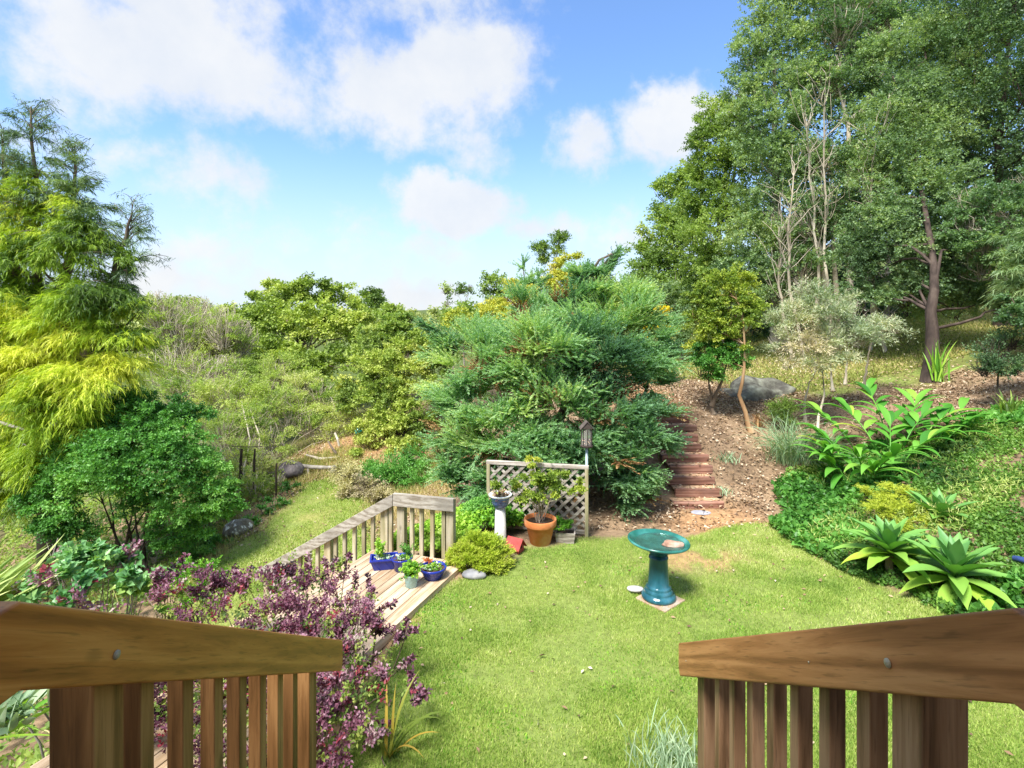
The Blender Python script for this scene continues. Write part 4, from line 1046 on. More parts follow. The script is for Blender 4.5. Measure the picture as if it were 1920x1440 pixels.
# ------------------------------------------------------------------ the big juniper
FOOTJ = (.7, 8.7, gzs(.7, 8.7))
plant('juniper_tree', 'broad spreading blue-green juniper filling the middle behind the lattice screen', 'conifer',
      [(1100, 528, 9, 22, 1.4), (1096, 560, 9, 36), (1118, 508, 8.95, 14), (1132, 495, 8.9, 12), (1145, 484, 8.9, 9), (1156, 476, 8.9, 5), (1092, 600, 8.9, 60), (1040, 590, 9, 50), (1000, 600, 9, 55), (1170, 590, 9, 55), (1215, 600, 9, 32), (1150, 640, 8.7, 80),
       (960, 640, 8.8, 70), (885, 635, 8.9, 45), (845, 650, 9, 38), (1010, 680, 8.3, 90), (1120, 690, 8.2, 80), (1185, 690, 8.4, 62), (1228, 660, 8.7, 34), (1215, 720, 8.4, 32),
       (900, 700, 8.4, 70), (870, 760, 8.3, 45), (950, 760, 8.1, 75), (860, 820, 8.2, 55), (940, 830, 7.9, 85), (1050, 770, 7.9, 90), (1130, 780, 7.8, 74), (1195, 790, 7.9, 52), (1232, 772, 8.1, 30),
       (1222, 830, 7.8, 28), (1180, 860, 7.6, 60), (1110, 860, 7.6, 80), (1010, 860, 7.7, 80), (845, 880, 8, 45), (900, 900, 7.7, 50), (1150, 915, 7.5, 50), (1205, 895, 7.6, 32), (1000, 930, 7.6, 50), (860, 910, 7.9, 35), (1205, 935, 7.5, 18)],
      FOOTJ, M['juniper'], B_brown, n=14500, style='juniper', tr=.12, fill=.03, bump=.7, clump=.5, per=60, flatc=.34, zmin=-.6, back=.3, dirb=(0, -.1, .32), dead=M['rust'], deadn=2600, twigs=260, lob=.26, amp=.8,
      trunks=[[FOOTJ, P(1040, 800, 8.6), P(1095, 640, 9), P(1105, 520, 9)], [FOOTJ, P(920, 860, 8.3), P(870, 740, 8.5)], [FOOTJ, P(1180, 830, 8.2), P(1220, 700, 8.6)]])

jr = bpy.data.objects['juniper_tree']
for a_, b_, n_ in ((P(1092, 570, 9), P(1158, 474, 8.9), 260), (P(1080, 560, 9), P(1100, 505, 9), 120), (P(860, 650, 8.9), P(792, 606, 8.8), 120), (P(1190, 600, 8.8), P(1222, 560, 8.8), 90)):
    t_ = rng.random(n_) ** .8; ax = unit(b_ - a_); p = a_ + (b_ - a_) * t_[:, None] + rng.normal(size=(n_, 3)) * (.11 * (1.08 - t_))[:, None]
    V, F, Aa = sprig(p, unit(ax + rng.normal(size=(n_, 3)) * .35), 24, .26, .5, .06, .018, .05, .5, np.clip(.3 + rng.normal(size=n_) * .15, 0, 1), .12, True); mk('leading_shoot', V, F, M['juniper'], jr, {'v': Aa}, False)

# ------------------------------------------------------------------ drooping lime conifer at the left
FC = (-7.9, 9.1, gzs(-7.9, 9.1))
plant('weeping_conifer', 'tall drooping lime-yellow conifer at the left edge', 'conifer',
      [(60, 350, 9.3, 30, 1.3), (75, 385, 9.3, 36), (140, 400, 9.3, 28, 1.3), (20, 390, 9.2, 26, 1.2), (160, 440, 9.2, 36), (238, 500, 9.1, 22, 1.4), (70, 420, 9.2, 42), (25, 425, 9.2, 30), (110, 445, 9.2, 40), (20, 470, 9, 50), (150, 480, 9, 48), (75, 490, 9, 50), (60, 560, 9.3, 60), (160, 560, 8.8, 60), (215, 560, 9, 40), (255, 585, 9, 32), (20, 620, 8.8, 60), (130, 620, 8.8, 60), (205, 630, 8.8, 55), (255, 650, 9, 34),
       (85, 650, 9, 55), (60, 700, 8.7, 70), (150, 720, 8.4, 66), (210, 690, 8.7, 45), (110, 780, 8.4, 66), (20, 770, 8.7, 60), (185, 790, 8.6, 40), (40, 850, 8.6, 60), (120, 850, 8.5, 55), (10, 930, 8.4, 50), (60, 940, 8.5, 40), (-40, 600, 9, 90), (-50, 800, 9, 90), (-30, 480, 9.2, 60)],
      FC, M['lime'], B_brown, n=13500, style='strand', tr=.13, fill=.2, bump=.55, clump=.38, per=30, zmin=-.35, back=.45, dirb=(0, -.15, .1), dead=M['rust'], deadn=220, lob=.35, amp=.6, twigs=120,
      trunks=[[FC, P(75, 640, 9.3), P(70, 420, 9.3), P(58, 200, 9.4)], [P(75, 700, 9.3), P(142, 440, 9.3), P(140, 290, 9.4)], [P(60, 700, 9.3), P(12, 420, 9.2), P(5, 262, 9.2)], [P(150, 700, 9), P(215, 520, 9.2), P(248, 400, 9.3)], [P(60, 660, 9.2), P(128, 600, 9), P(130, 690, 8.9)]])
cr = [o for o in bpy.data.objects if o.name.startswith('weeping_conifer')][0]
# sparse bluish tips on the leaders
tips = [(58, 240, 9.4, 30, 1.5), (75, 290, 9.4, 48, 1), (60, 350, 9.3, 60, 1), (140, 330, 9.3, 32, 1.3), (150, 380, 9.3, 48, 1), (170, 440, 9.2, 50), (5, 310, 9.3, 32, 1.3), (10, 370, 9.3, 40), (243, 440, 9.3, 22, 1.4), (235, 490, 9.2, 34, 1.2), (215, 530, 9.2, 30), (100, 390, 9.3, 50), (250, 530, 9.2, 20)]
C_, R_ = lobe_arr(tips); p, u, kk = shell(C_, R_, 1500, .5, .3, -.9, 1)
V, F, Aa = sprig(p, unit(u + [0, 0, .3]), 9, .26, .5, .13, .013, .35, needle=True, down=.5, v0=tone(p, kk, 1)); mk('tip_foliage', V, F, M['limetip'], cr, {'v': Aa}, False)
ld = [(P(70, 420, 9.3), P(58, 190, 9.4)), (P(140, 470, 9.3), P(140, 285, 9.4)), (P(12, 460, 9.2), P(3, 258, 9.2)), (P(225, 560, 9.2), P(247, 400, 9.3))]; a = []; b = []
for s, e in ld:
    for i in range(30):
        t = rng.random(); q = s * (1 - t) + e * t; an = rng.random() * 6.28; ln = (1.05 - t) * .75 + .12; a.append(q); b.append(q + np.array([math.cos(an) * ln, math.sin(an) * ln, .25 + .15 * rng.random() - .2 * (1 - t)]))
V, F, Aa = tubes(wiggle(np.array(a), np.array(b), 6, .06, .16), .009 * np.linspace(1, .35, 6)[None] * np.ones((len(a), 1)), 4); mk('branch', V, F, B_brown, cr)
pp = wiggle(np.array(a), np.array(b), 6, .05, .16); q = pp[:, 2:, :].reshape(-1, 3); q = np.repeat(q, 3, 0) + rng.normal(size=(len(q) * 3, 3)) * .05
V, F, Aa = sprig(q, unit(rng.normal(size=q.shape) * [1, 1, .3] + [0, 0, .1]), 6, .22, .5, .11, .011, .4, needle=True, down=.7); mk('tip_foliage', V, F, M['limetip'], cr, {'v': Aa}, False)
# bare grey limbs sticking out low at the left
for s, m_, e, r_ in ((P(-40, 780, 8.2), P(20, 798, 8.1), P(60, 810, 8.1), .03), (P(-60, 700, 8.4), P(20, 770, 8.2), P(70, 780, 8.1), .012), (P(30, 850, 8.3), P(45, 832, 8.2), P(56, 842, 8.2), .012)):
    V, F, Aa = tubes(np.array([[s, m_, e]]), np.array([[r_, r_ * .8, r_ * .4]]), 7); mk('bare_limb', V, F, B_grey, cr)

# ------------------------------------------------------------------ big green bush
FB = P(245, 1040, 8.7); FB[2] = gzs(FB[0], FB[1])
feet = [FB + [dx, dy, 0] for dx, dy in ((0, 0), (-.25, .1), (.2, .05), (.4, -.1), (-.1, -.15), (.1, .2), (-.4, 0))]
plant('green_bush', 'large rounded mid-green bush with dark bare stems below', 'bush',
      [(250, 770, 9, 50), (215, 800, 8.9, 60), (300, 805, 8.9, 60), (340, 840, 8.7, 55), (180, 850, 8.6, 62), (250, 850, 8.4, 80), (130, 895, 8.3, 50), (95, 935, 8.2, 45), (190, 905, 8.2, 62), (310, 890, 8.3, 72), (380, 900, 8.6, 45), (405, 945, 8.6, 35), (350, 950, 8.3, 50), (110, 985, 8.1, 35), (155, 1000, 8.2, 34), (280, 940, 8.3, 40), (390, 985, 8.5, 28), (330, 1000, 8.5, 35), (360, 780, 9.4, 30, .7)],
      feet, M['bush'], B_dark, n=9500, style='broad', s=.72, tr=.035, fill=.15, bump=.45, zmin=-.4, back=.4, twigs=80, lob=.3,
      trunks=[[f, f * .5 + (P(245 + i * 14 - 50, 930, 8.5)) * .5, P(245 + i * 22 - 70, 900, 8.6)] for i, f in enumerate(feet)])

# ------------------------------------------------------------------ background, left and centre
def foot(px, d, dz=0.0):
    x = (px - 960) / FOC * d; return np.array((x, d, gzs(x, d) + dz))


BGT = 'trees and scrub beyond the lower garden'
plant('scrub_thicket', 'pale bare-stemmed thicket between the lime conifer and the broad tree', 'shrub', [(300, 590, 17, 30, 1.4), (420, 620, 17, 34, 1.3), (450, 640, 17.5, 34, 1.2), (320, 610, 17, 40, 1.3), (350, 640, 17, 50, 1.2), (395, 640, 17.5, 46, 1.2), (330, 700, 16, 50, 1.1), (380, 720, 16, 50, 1.1), (290, 640, 17, 34), (420, 700, 16.5, 40), (370, 590, 18, 40)],
      [foot(300, 17), foot(340, 17), foot(380, 17), foot(420, 17)], M['midpale'], B_pale, n=2600, style='fine', s=1.5, tr=.05, fill=.6, bump=.4, back=.7, twigs=1200, tw=.014, group=BGT)
plant('scrub_thicket', 'thin yellow-tinged scrub in front of the pale thicket', 'shrub', [(330, 740, 14.5, 40), (400, 750, 14.5, 50), (450, 740, 15, 50), (500, 760, 15, 50), (470, 800, 14, 45), (420, 810, 13.5, 45), (540, 780, 15, 45), (370, 790, 13.5, 30), (580, 800, 15, 30), (460, 850, 12.5, 34), (500, 870, 12.3, 30), (440, 900, 11.5, 30), (480, 920, 11.4, 26), (505, 830, 13, 34), (420, 960, 10.5, 24), (520, 905, 11.9, 18), (600, 740, 16, 36), (640, 770, 15.5, 36), (620, 810, 15, 26), (560, 730, 16, 36), (520, 700, 17, 40), (440, 690, 17, 36)],
      [foot(400, 14), foot(470, 13.6), foot(540, 14.5), foot(480, 11.8), foot(440, 11.3)], M['midpale'], B_pale, n=5200, style='fine', s=1.35, tr=.035, fill=.5, bump=.45, back=.6, twigs=1000, tw=.009, group=BGT, lob=.4)
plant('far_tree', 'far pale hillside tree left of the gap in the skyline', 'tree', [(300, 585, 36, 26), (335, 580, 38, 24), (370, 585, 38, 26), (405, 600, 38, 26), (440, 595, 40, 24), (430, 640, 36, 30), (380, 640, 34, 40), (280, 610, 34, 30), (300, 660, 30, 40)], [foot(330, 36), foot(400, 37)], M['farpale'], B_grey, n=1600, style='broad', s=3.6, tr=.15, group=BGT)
plant('broad_tree', 'broad yellow-green tree with layered crown left of centre', 'tree',
      [(507, 545, 24, 16, 1.3), (500, 580, 23, 38), (550, 560, 23, 38), (600, 550, 23, 38), (645, 560, 23, 38), (690, 575, 23, 30), (470, 620, 22, 40), (530, 610, 21.5, 46), (590, 610, 21, 50), (650, 620, 21, 46), (690, 620, 21, 36), (450, 670, 20, 36), (510, 670, 20, 46), (570, 680, 19.5, 50), (630, 680, 19.5, 46), (680, 680, 19, 36), (625, 735, 18, 40), (560, 740, 18, 45), (490, 720, 18, 40)],
      [foot(580, 21), foot(560, 21)], M['yellowgreen'], B_brown, n=4200, style='broad', s=2.1, tr=.16, fill=.15, bump=.4, back=.35, group=BGT, lob=.35, amp=.7)
plant('pale_green_tree', 'light yellow-green tree between the pale thicket and the broad tree', 'tree', [(430, 600, 25, 28), (462, 612, 25, 32), (415, 640, 24, 30), (450, 660, 22, 38), (495, 660, 21, 34), (520, 700, 19, 40), (480, 715, 18.5, 34), (560, 730, 18, 34)],
      [foot(470, 21), foot(490, 20.5)], M['yellowgreen'], B_grey, n=2200, style='broad', s=1.9, tr=.09, fill=.2, bump=.45, back=.35, twigs=120, tw=.015, group=BGT)
plant('dark_topped_tree', 'dark green tree top rising behind the right side of the broad tree', 'tree', [(728, 590, 19, 22), (745, 620, 18, 34), (715, 640, 18, 34), (760, 650, 18, 30), (700, 560, 20, 20), (780, 640, 18, 14), (765, 600, 18, 10)], [foot(735, 18.5)], M['olive'], B_dark, n=1500, style='broad', s=1.6, tr=.09, group=BGT, twigs=80, tw=.012)
plant('slender_tree', 'slender yellow-green saplings with thin stems left of the juniper', 'tree',
      [(720, 680, 15, 40), (760, 690, 15, 40), (680, 700, 15, 34), (790, 680, 15.5, 30), (715, 740, 14.5, 46), (770, 745, 14.5, 40), (740, 790, 14, 42), (700, 800, 14, 34), (785, 790, 13.8, 28), (670, 750, 15, 30), (750, 840, 13.5, 30), (815, 690, 15, 26), (820, 730, 14.5, 26), (790, 850, 13, 24), (805, 650, 16, 24), (830, 660, 16, 22), (700, 650, 16, 26), (770, 640, 16, 24), (690, 840, 13.5, 26), (820, 780, 14, 20)],
      [foot(728, 14), foot(742, 14), foot(756, 13.6), foot(705, 14.5)], M['yellowgreen'], B_dark, n=4600, style='broad', s=1.15, tr=.05, fill=.3, bump=.5, back=.5, twigs=150, group=BGT, lob=.35)
plant('low_bush', 'grey-green low bush at the foot of the slender saplings', 'bush', [(730, 905, 11.5, 34), (760, 885, 11.5, 34), (700, 890, 12, 22), (790, 900, 11, 22), (780, 860, 12, 22)], foot(740, 11.5), M['bush'], B_brown, n=1300, style='fine', s=1.3, tr=.03, twigs=60, group=BGT)
plant('dead_shrub', 'brown dead bracken-like shrub above the weathered railing', 'shrub', [(660, 900, 11.5, 26), (690, 915, 11, 24), (650, 930, 11, 18), (710, 935, 10.5, 18), (640, 885, 12, 16)], foot(670, 11.2), M['scrub'], B_brown, n=700, style='fine', s=1.3, tr=.02, fill=.6, twigs=420, tw=.006, group=BGT)
plant('low_bush', 'dark ivy-like bush at the left of the lower grass path', 'bush', [(520, 940, 10.8, 18), (500, 965, 10.4, 18), (470, 985, 10, 16), (405, 1020, 9.3, 28), (370, 1040, 9, 30), (350, 1010, 9, 30), (540, 915, 11.4, 12)], foot(440, 9.8), M['bush'], B_brown, n=900, style='broad', s=.7, tr=.02, twigs=60, group=BGT)
plant('thin_tree', 'thin bare tree with a few leaf tufts against the sky', 'tree', [(835, 545, 16, 10), (868, 545, 16, 9), (880, 540, 16, 8), (850, 600, 15.5, 16), (872, 590, 15, 22), (880, 620, 14.5, 26), (838, 570, 16, 8)], [foot(845, 15.5), foot(876, 15)], M['olive'], B_grey, n=460, style='broad', s=1.25, tr=.035, clump=.7, per=5, flatc=.9, twigs=220, tw=.008, fill=.4, group=BGT)
plant('thin_tree', 'small open-crowned tree just left of the conical conifer', 'tree', [(925, 528, 18, 15), (912, 545, 18, 10), (940, 550, 18, 12), (930, 575, 17.5, 16), (915, 600, 17, 20), (900, 620, 16.5, 18)], [foot(925, 17.8)], M['olive'], B_grey, n=460, style='broad', s=1.4, tr=.04, clump=.7, per=5, flatc=.9, twigs=90, tw=.01, fill=.4, group=BGT)
plant('golden_bush', 'golden-green hedge mass behind the left shoulder of the juniper', 'bush', [(960, 560, 14, 34), (930, 590, 13.5, 30), (980, 590, 14, 34), (905, 620, 13, 26), (1000, 560, 14.5, 24), (950, 620, 13, 30), (860, 610, 14, 24, 1.2)], foot(950, 13.6), M['gold'], B_brown, n=1700, style='broad', s=1.0, tr=.06, group=BGT)
plant('conical_conifer', 'small pointed blue-green conifer behind the juniper', 'conifer', [(981, 500, 16, 7, 1.6), (984, 525, 16, 15), (990, 550, 16, 22), (985, 580, 16, 28), (1010, 530, 16, 12)], foot(985, 16), M['juniper'], B_brown, n=700, style='juniper', s=1.4, tr=.06, group=BGT)
plant('twin_tufted_tree', 'tall thin tree with two leafy tufts rising highest above the juniper', 'tree', [(1014, 466, 19, 12), (1018, 486, 19, 9), (1048, 450, 19, 12, 1.2), (1046, 472, 19, 9), (1022, 512, 18.5, 7)], [foot(1020, 18.8), foot(1046, 18.8)], M['olive'], B_grey, n=420, style='broad', s=1.1, tr=.05, clump=.7, per=5, flatc=.9, fill=.4, group=BGT)
plant('golden_tree', 'rounded golden-yellow tree behind the top of the juniper', 'tree', [(1065, 505, 17, 28), (1045, 530, 17, 26), (1085, 525, 17, 24), (1060, 550, 16.5, 34)], foot(1062, 17), M['gold'], B_brown, n=1100, style='broad', s=1.25, tr=.07, group=BGT)
plant('pale_yellow_tree', 'pale yellow-green tree right behind the juniper tip', 'tree', [(1160, 545, 20, 26), (1185, 535, 20, 22), (1135, 560, 20, 26), (1170, 580, 19, 34), (1120, 575, 19, 26)], foot(1160, 20), M['yellowgreen'], B_brown, n=1000, style='broad', s=1.7, tr=.08, group=BGT)
plant('yellow_bush', 'bright golden-yellow bush at the top of the grass path', 'bush', [(1232, 590, 15.5, 22), (1222, 604, 15.5, 18), (1246, 602, 15.5, 18), (1234, 618, 15.3, 22)], foot(1234, 15.5), M['yellow'], B_brown, n=900, style='broad', s=.8, tr=.03, group=BGT)
plant('low_bush', 'grey-green bush right of the golden-yellow bush', 'bush', [(1275, 600, 17, 30), (1265, 625, 16, 26), (1295, 620, 16.5, 30), (1215, 560, 17.5, 26), (1240, 550, 18, 30), (1290, 570, 18, 34)], foot(1278, 16.8), M['bluegreen'], B_brown, n=1500, style='broad', s=1.1, tr=.05, group=BGT)

# far ridge: a wood that reads as one mass behind everything
def wood(name, label, spots, mat, n, s, zj=.3):
    P_, U_, K_ = [], [], []
    C, Rr = lobe_arr(spots); p, u, kk = shell(C, Rr, n, .1, .4, -.2, .15); st = dict(STY['broad']); 
    for k_ in ('slen', 'L', 'W'): st[k_] *= s
    V, F, Aa = sprig(p, unit(u + [0, 0, .3]), v0=tone(p, kk), **st); o = mk(name, V, F, mat, None, {'v': Aa}, False, org=C[0]); tag(o, label, 'wood', kind='stuff')


sp = [(px, 604 + 6 * math.sin(px * .05), 62, 26) for px in range(-200, 1000, 26)] + [(px, 640, 42, 44) for px in range(200, 1300, 50)] + [(px, 600 - (px - 1100) * .1, 34, 60) for px in range(1120, 1500, 45)]
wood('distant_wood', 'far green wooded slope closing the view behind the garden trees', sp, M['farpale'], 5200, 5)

# ------------------------------------------------------------------ hillside forest at the right
FR = 'trees of the hillside wood on the right'
plant('olive_tree', 'olive tree at the left end of the hillside wood, low against the sky', 'tree', [(1195, 460, 21, 20), (1205, 490, 21, 30), (1240, 440, 21, 34), (1265, 400, 21, 36), (1250, 360, 21.5, 28), (1285, 345, 21.5, 30), (1280, 440, 20.5, 44), (1240, 500, 20, 40), (1290, 500, 20, 46), (1225, 540, 19.5, 34), (1270, 550, 19, 44), (1320, 560, 19, 44)], [foot(1250, 20.5), foot(1275, 20.5)], M['olive'], B_grey, n=3000, style='broad', s=1.7, tr=.12, group=FR, fill=.2, bump=.45, flatc=.8, clump=.4, twigs=60, tw=.015)
plant('hillside_tree', 'yellowish-topped tree forming the stepped left edge of the hillside wood', 'tree', [(1345, 215, 18, 34), (1330, 260, 18, 36), (1370, 250, 18, 40), (1325, 310, 18, 40), (1370, 310, 17.5, 50), (1310, 350, 18, 30), (1345, 370, 17.5, 46), (1300, 400, 18, 34), (1400, 200, 18, 34), (1340, 430, 17, 50), (1390, 390, 17, 50), (1330, 490, 17, 40)], [foot(1350, 17.8), foot(1380, 17.8)], M['olive'], B_grey, n=4000, style='broad', s=1.35, tr=.11, group=FR, fill=.2, bump=.5, flatc=.8, clump=.4, twigs=60, tw=.015)
plant('hillside_tree', 'tall blue-green tree whose crown reaches the top of the view beside the sky', 'tree', [(1410, 100, 16, 40), (1430, 60, 16, 45), (1450, 10, 16, 50), (1400, 160, 16, 42), (1440, 150, 15.5, 50), (1410, 230, 15.5, 46), (1460, 220, 15, 55), (1480, 90, 16, 55), (1510, 20, 16, 60), (1430, 300, 15, 50), (1480, 300, 15, 55), (1520, 160, 15.5, 50), (1450, 380, 15, 55), (1410, 440, 15, 48), (1460, 460, 15, 50), (1400, 500, 15, 44), (1380, 560, 14.6, 40), (1440, 540, 14.6, 44), (1500, 560, 14.5, 36), (1460, 600, 14.2, 30)], [foot(1470, 15), foot(1455, 15.2)], M['bluegreen'], B_grey, n=8200, style='broad', s=1.1, tr=.12, group=FR, fill=.2, bump=.5, flatc=.8, clump=.4, twigs=120, tw=.012)
plant('open_tree', 'open tree with bare grey forking branches in the middle of the hillside wood', 'tree', [(1570, 60, 15, 50), (1620, 110, 15, 50), (1560, 150, 15, 46), (1600, 20, 15.5, 60), (1660, 40, 15.5, 50), (1530, 300, 14.5, 45), (1560, 380, 14.3, 50), (1520, 420, 14, 45), (1600, 300, 14.5, 40), (1500, 500, 14, 40), (1590, 440, 14, 45)], [foot(1555, 13.8), foot(1575, 14), foot(1600, 14), foot(1535, 14.2)], M['forest'], B_pale, n=4600, style='broad', s=1.0, tr=.10, group=FR, fill=.4, bump=.5, flatc=.8, clump=.4, twigs=760, tw=.017,
      trunks=[[foot(1560, 13.8), P(1545, 520, 13.8), P(1530, 420, 14), P(1520, 300, 14.3)], [foot(1600, 14), P(1592, 480, 14), P(1590, 230, 14.6), P(1572, 180, 14.8), P(1575, 80, 15)], [P(1590, 230, 14.6), P(1615, 210, 14.6), P(1660, 130, 15), P(1670, 60, 15)], [foot(1572, 14), P(1563, 480, 14), P(1560, 350, 14)], [P(1592, 480, 14), P(1680, 300, 14), P(1715, 180, 14)]])
plant('hillside_tree', 'dense leafy tree on a thick dark trunk standing in the sloping grass', 'tree', [(1650, 230, 13, 55), (1700, 180, 13, 60), (1690, 290, 12.6, 62), (1640, 340, 12.6, 55), (1740, 250, 12.8, 60), (1700, 380, 12.2, 62), (1640, 430, 12.2, 50), (1750, 360, 12.2, 60), (1770, 440, 11.8, 55), (1690, 470, 11.8, 60), (1640, 500, 12, 46), (1740, 510, 11.6, 46), (1680, 540, 11.8, 40), (1800, 510, 11.8, 40), (1780, 150, 13.5, 60), (1730, 80, 14, 60), (1650, 120, 14, 50), (1620, 550, 12, 34), (1700, 560, 11.6, 30), (1790, 555, 11.6, 36), (1850, 560, 11.4, 34), (1600, 480, 12.6, 40), (1700, 575, 11.8, 26), (1790, 580, 11.6, 28), (1740, 545, 11.2, 26), (1870, 575, 11.2, 26)], [foot(1745, 10.4)], M['bluegreen'], B_dark, n=11500, style='broad', s=.95, tr=.135, group=FR, fill=.2, bump=.5, flatc=.8, clump=.4, twigs=120, tw=.012,
      trunks=[[foot(1745, 10.4, -.1), P(1749, 620, 10.5), P(1752, 550, 10.6), P(1748, 460, 11.0), P(1720, 300, 12.2), P(1710, 160, 13)]])
plant('hillside_tree', 'dark tree at the upper right corner of the hillside wood', 'tree', [(1820, 100, 13, 70), (1880, 60, 13, 80), (1860, 170, 12.5, 70), (1920, 150, 12, 70), (1800, 220, 13, 60), (1870, 260, 12.5, 65), (1930, 280, 12, 60), (1820, 310, 12.8, 55), (1880, 350, 12.5, 55), (1810, 10, 13.5, 80), (1900, -20, 13.5, 90), (1980, 200, 12, 90)], [foot(1880, 13)], M['dark'], B_dark, n=5400, style='broad', s=.95, tr=.14, group=FR, fill=.2, bump=.5, flatc=.8, clump=.4, twigs=120, tw=.012)
plant('hillside_tree', 'bright-leaved tree with pale bare branches at the right edge above the grass', 'tree', [(1830, 390, 11, 45), (1870, 400, 10.8, 50), (1910, 420, 10.5, 50), (1850, 450, 10.8, 50), (1900, 480, 10.5, 50), (1810, 430, 11, 35), (1840, 500, 11, 40), (1890, 530, 10.8, 34), (1950, 500, 10, 60), (1930, 360, 10.8, 46), (1790, 500, 11.4, 34)], [foot(1960, 10.8)], M['forest'], B_pale, n=3000, style='broad', s=.85, tr=.06, group=FR, fill=.2, bump=.5, twigs=500, tw=.008, trunks=[[foot(1960, 10.8), P(1925, 480, 10.6), P(1905, 430, 10.5), P(1870, 390, 10.4)], [P(1925, 480, 10.6), P(1880, 445, 10.6), P(1830, 430, 10.7)]])
plant('cordyline_clump', 'thin drooping strappy foliage hanging at the right edge above the grass', 'plant', [(1895, 510, 9.6, 34, 1.2), (1925, 470, 9.6, 40, 1.2), (1930, 540, 9.6, 34)], foot(1975, 9.6), M['bluegreen'], B_grey, n=420, style='strand', s=1.2, tr=.04, group=FR)
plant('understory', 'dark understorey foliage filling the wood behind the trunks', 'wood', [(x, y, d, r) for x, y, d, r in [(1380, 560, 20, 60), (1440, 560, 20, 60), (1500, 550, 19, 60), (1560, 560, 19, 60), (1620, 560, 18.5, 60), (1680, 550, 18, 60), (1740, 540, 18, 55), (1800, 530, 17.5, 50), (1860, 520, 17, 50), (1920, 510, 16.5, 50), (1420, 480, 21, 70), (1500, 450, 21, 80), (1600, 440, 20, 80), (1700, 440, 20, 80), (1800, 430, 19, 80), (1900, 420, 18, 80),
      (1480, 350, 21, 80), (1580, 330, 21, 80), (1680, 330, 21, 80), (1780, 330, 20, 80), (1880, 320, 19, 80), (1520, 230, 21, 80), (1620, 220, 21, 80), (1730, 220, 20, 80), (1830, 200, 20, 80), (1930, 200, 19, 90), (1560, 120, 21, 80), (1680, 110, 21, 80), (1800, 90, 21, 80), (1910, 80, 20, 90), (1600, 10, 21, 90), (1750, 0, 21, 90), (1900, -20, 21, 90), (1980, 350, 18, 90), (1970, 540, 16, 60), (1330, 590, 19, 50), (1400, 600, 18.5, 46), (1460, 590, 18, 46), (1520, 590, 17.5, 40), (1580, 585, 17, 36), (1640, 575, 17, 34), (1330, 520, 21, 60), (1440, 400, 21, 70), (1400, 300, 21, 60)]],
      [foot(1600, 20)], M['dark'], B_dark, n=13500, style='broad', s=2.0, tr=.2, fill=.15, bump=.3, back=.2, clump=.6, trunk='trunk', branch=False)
for i, (px, top, d, r) in enumerate([(1530, 380, 16, .07), (1620, 420, 16, .05), (1660, 450, 16.5, .06), (1505, 430, 16.5, .05), (1645, 560, 13.4, .04), (1582, 500, 15, .05)]):
    f = foot(px, d); t = P(px + rng.normal() * 12, top, d)
    root = thing('slim_trunk', ['tall slim grey trunk left of the forking tree', 'slim trunk between the forking tree and the thick dark trunk', 'mossy slim trunk nearest the thick dark trunk', 'slim trunk at the left side of the trunk cluster', 'short pale leaning trunk in front of the trunk cluster', 'slim upright trunk in the centre of the trunk cluster'][i], 'tree trunk', f, FR)
    V, F, Aa = tubes(wiggle(f, t, 9, .03), r * np.linspace(1.2, .5, 9)[None], 7); mk('trunk', V, F, B_grey if i % 2 == 0 else B_brown, root)
    b0 = f + (t - f) * (.4 + .6 * rng.random((14, 1))); V, F, Aa = tubes(wiggle(b0, b0 + rng.normal(size=(14, 3)) * [.6, .4, .2] + [0, 0, .5], 5, .1), r * .3 * np.linspace(1, .3, 5)[None] * np.ones((14, 1)), 4); mk('branch', V, F, B_grey, root)

stems = [(1488, 330, 13.4, 'thin pale forking stem rising left of the middle of the hillside wood'), (1512, 240, 13.6, 'thin pale forking stem reaching high just left of the open tree'), (1545, 200, 13.2, 'tallest thin pale forking stem in front of the open tree'),
         (1612, 300, 13.0, 'thin pale forking stem just right of the open tree'), (1640, 260, 12.6, 'thin pale forking stem beside the dense leafy tree'), (1465, 430, 13.6, 'short thin pale stem at the left of the trunk cluster')]
for px, top, d, lab in stems:
    f = foot(px + 20, d); t = P(px, top, d); root = thing('slim_trunk', lab, 'tree trunk', f, FR)
    pp = wiggle(f, t, 10, .03); V, F, Aa = tubes(pp, .042 * np.linspace(1.2, .35, 10)[None], 7); mk('trunk', V, F, B_pale, root)
    k_ = 26; i_ = rng.integers(4, 10, k_); b0 = pp[0][i_]; e_ = b0 + np.stack([rng.normal(size=k_) * .35, rng.normal(size=k_) * .3 - .1, .5 + .6 * rng.random(k_)], 1)
    V, F, Aa = tubes(wiggle(b0, e_, 6, .09), .012 * np.linspace(1, .3, 6)[None] * np.ones((k_, 1)), 4); tag(mk('twig', V, F, B_pale, root), None, kind='stuff')
    p = np.repeat(e_, 3, 0) + rng.normal(size=(k_ * 3, 3)) * .12; V, F, Aa = sprig(p, unit(rng.normal(size=p.shape) + [0, 0, .4]), 7, .2, .9, .075, .036, .2, v0=rng.random(len(p))); mk('crown', V, F, M['bluegreen'], root, {'v': Aa}, False)

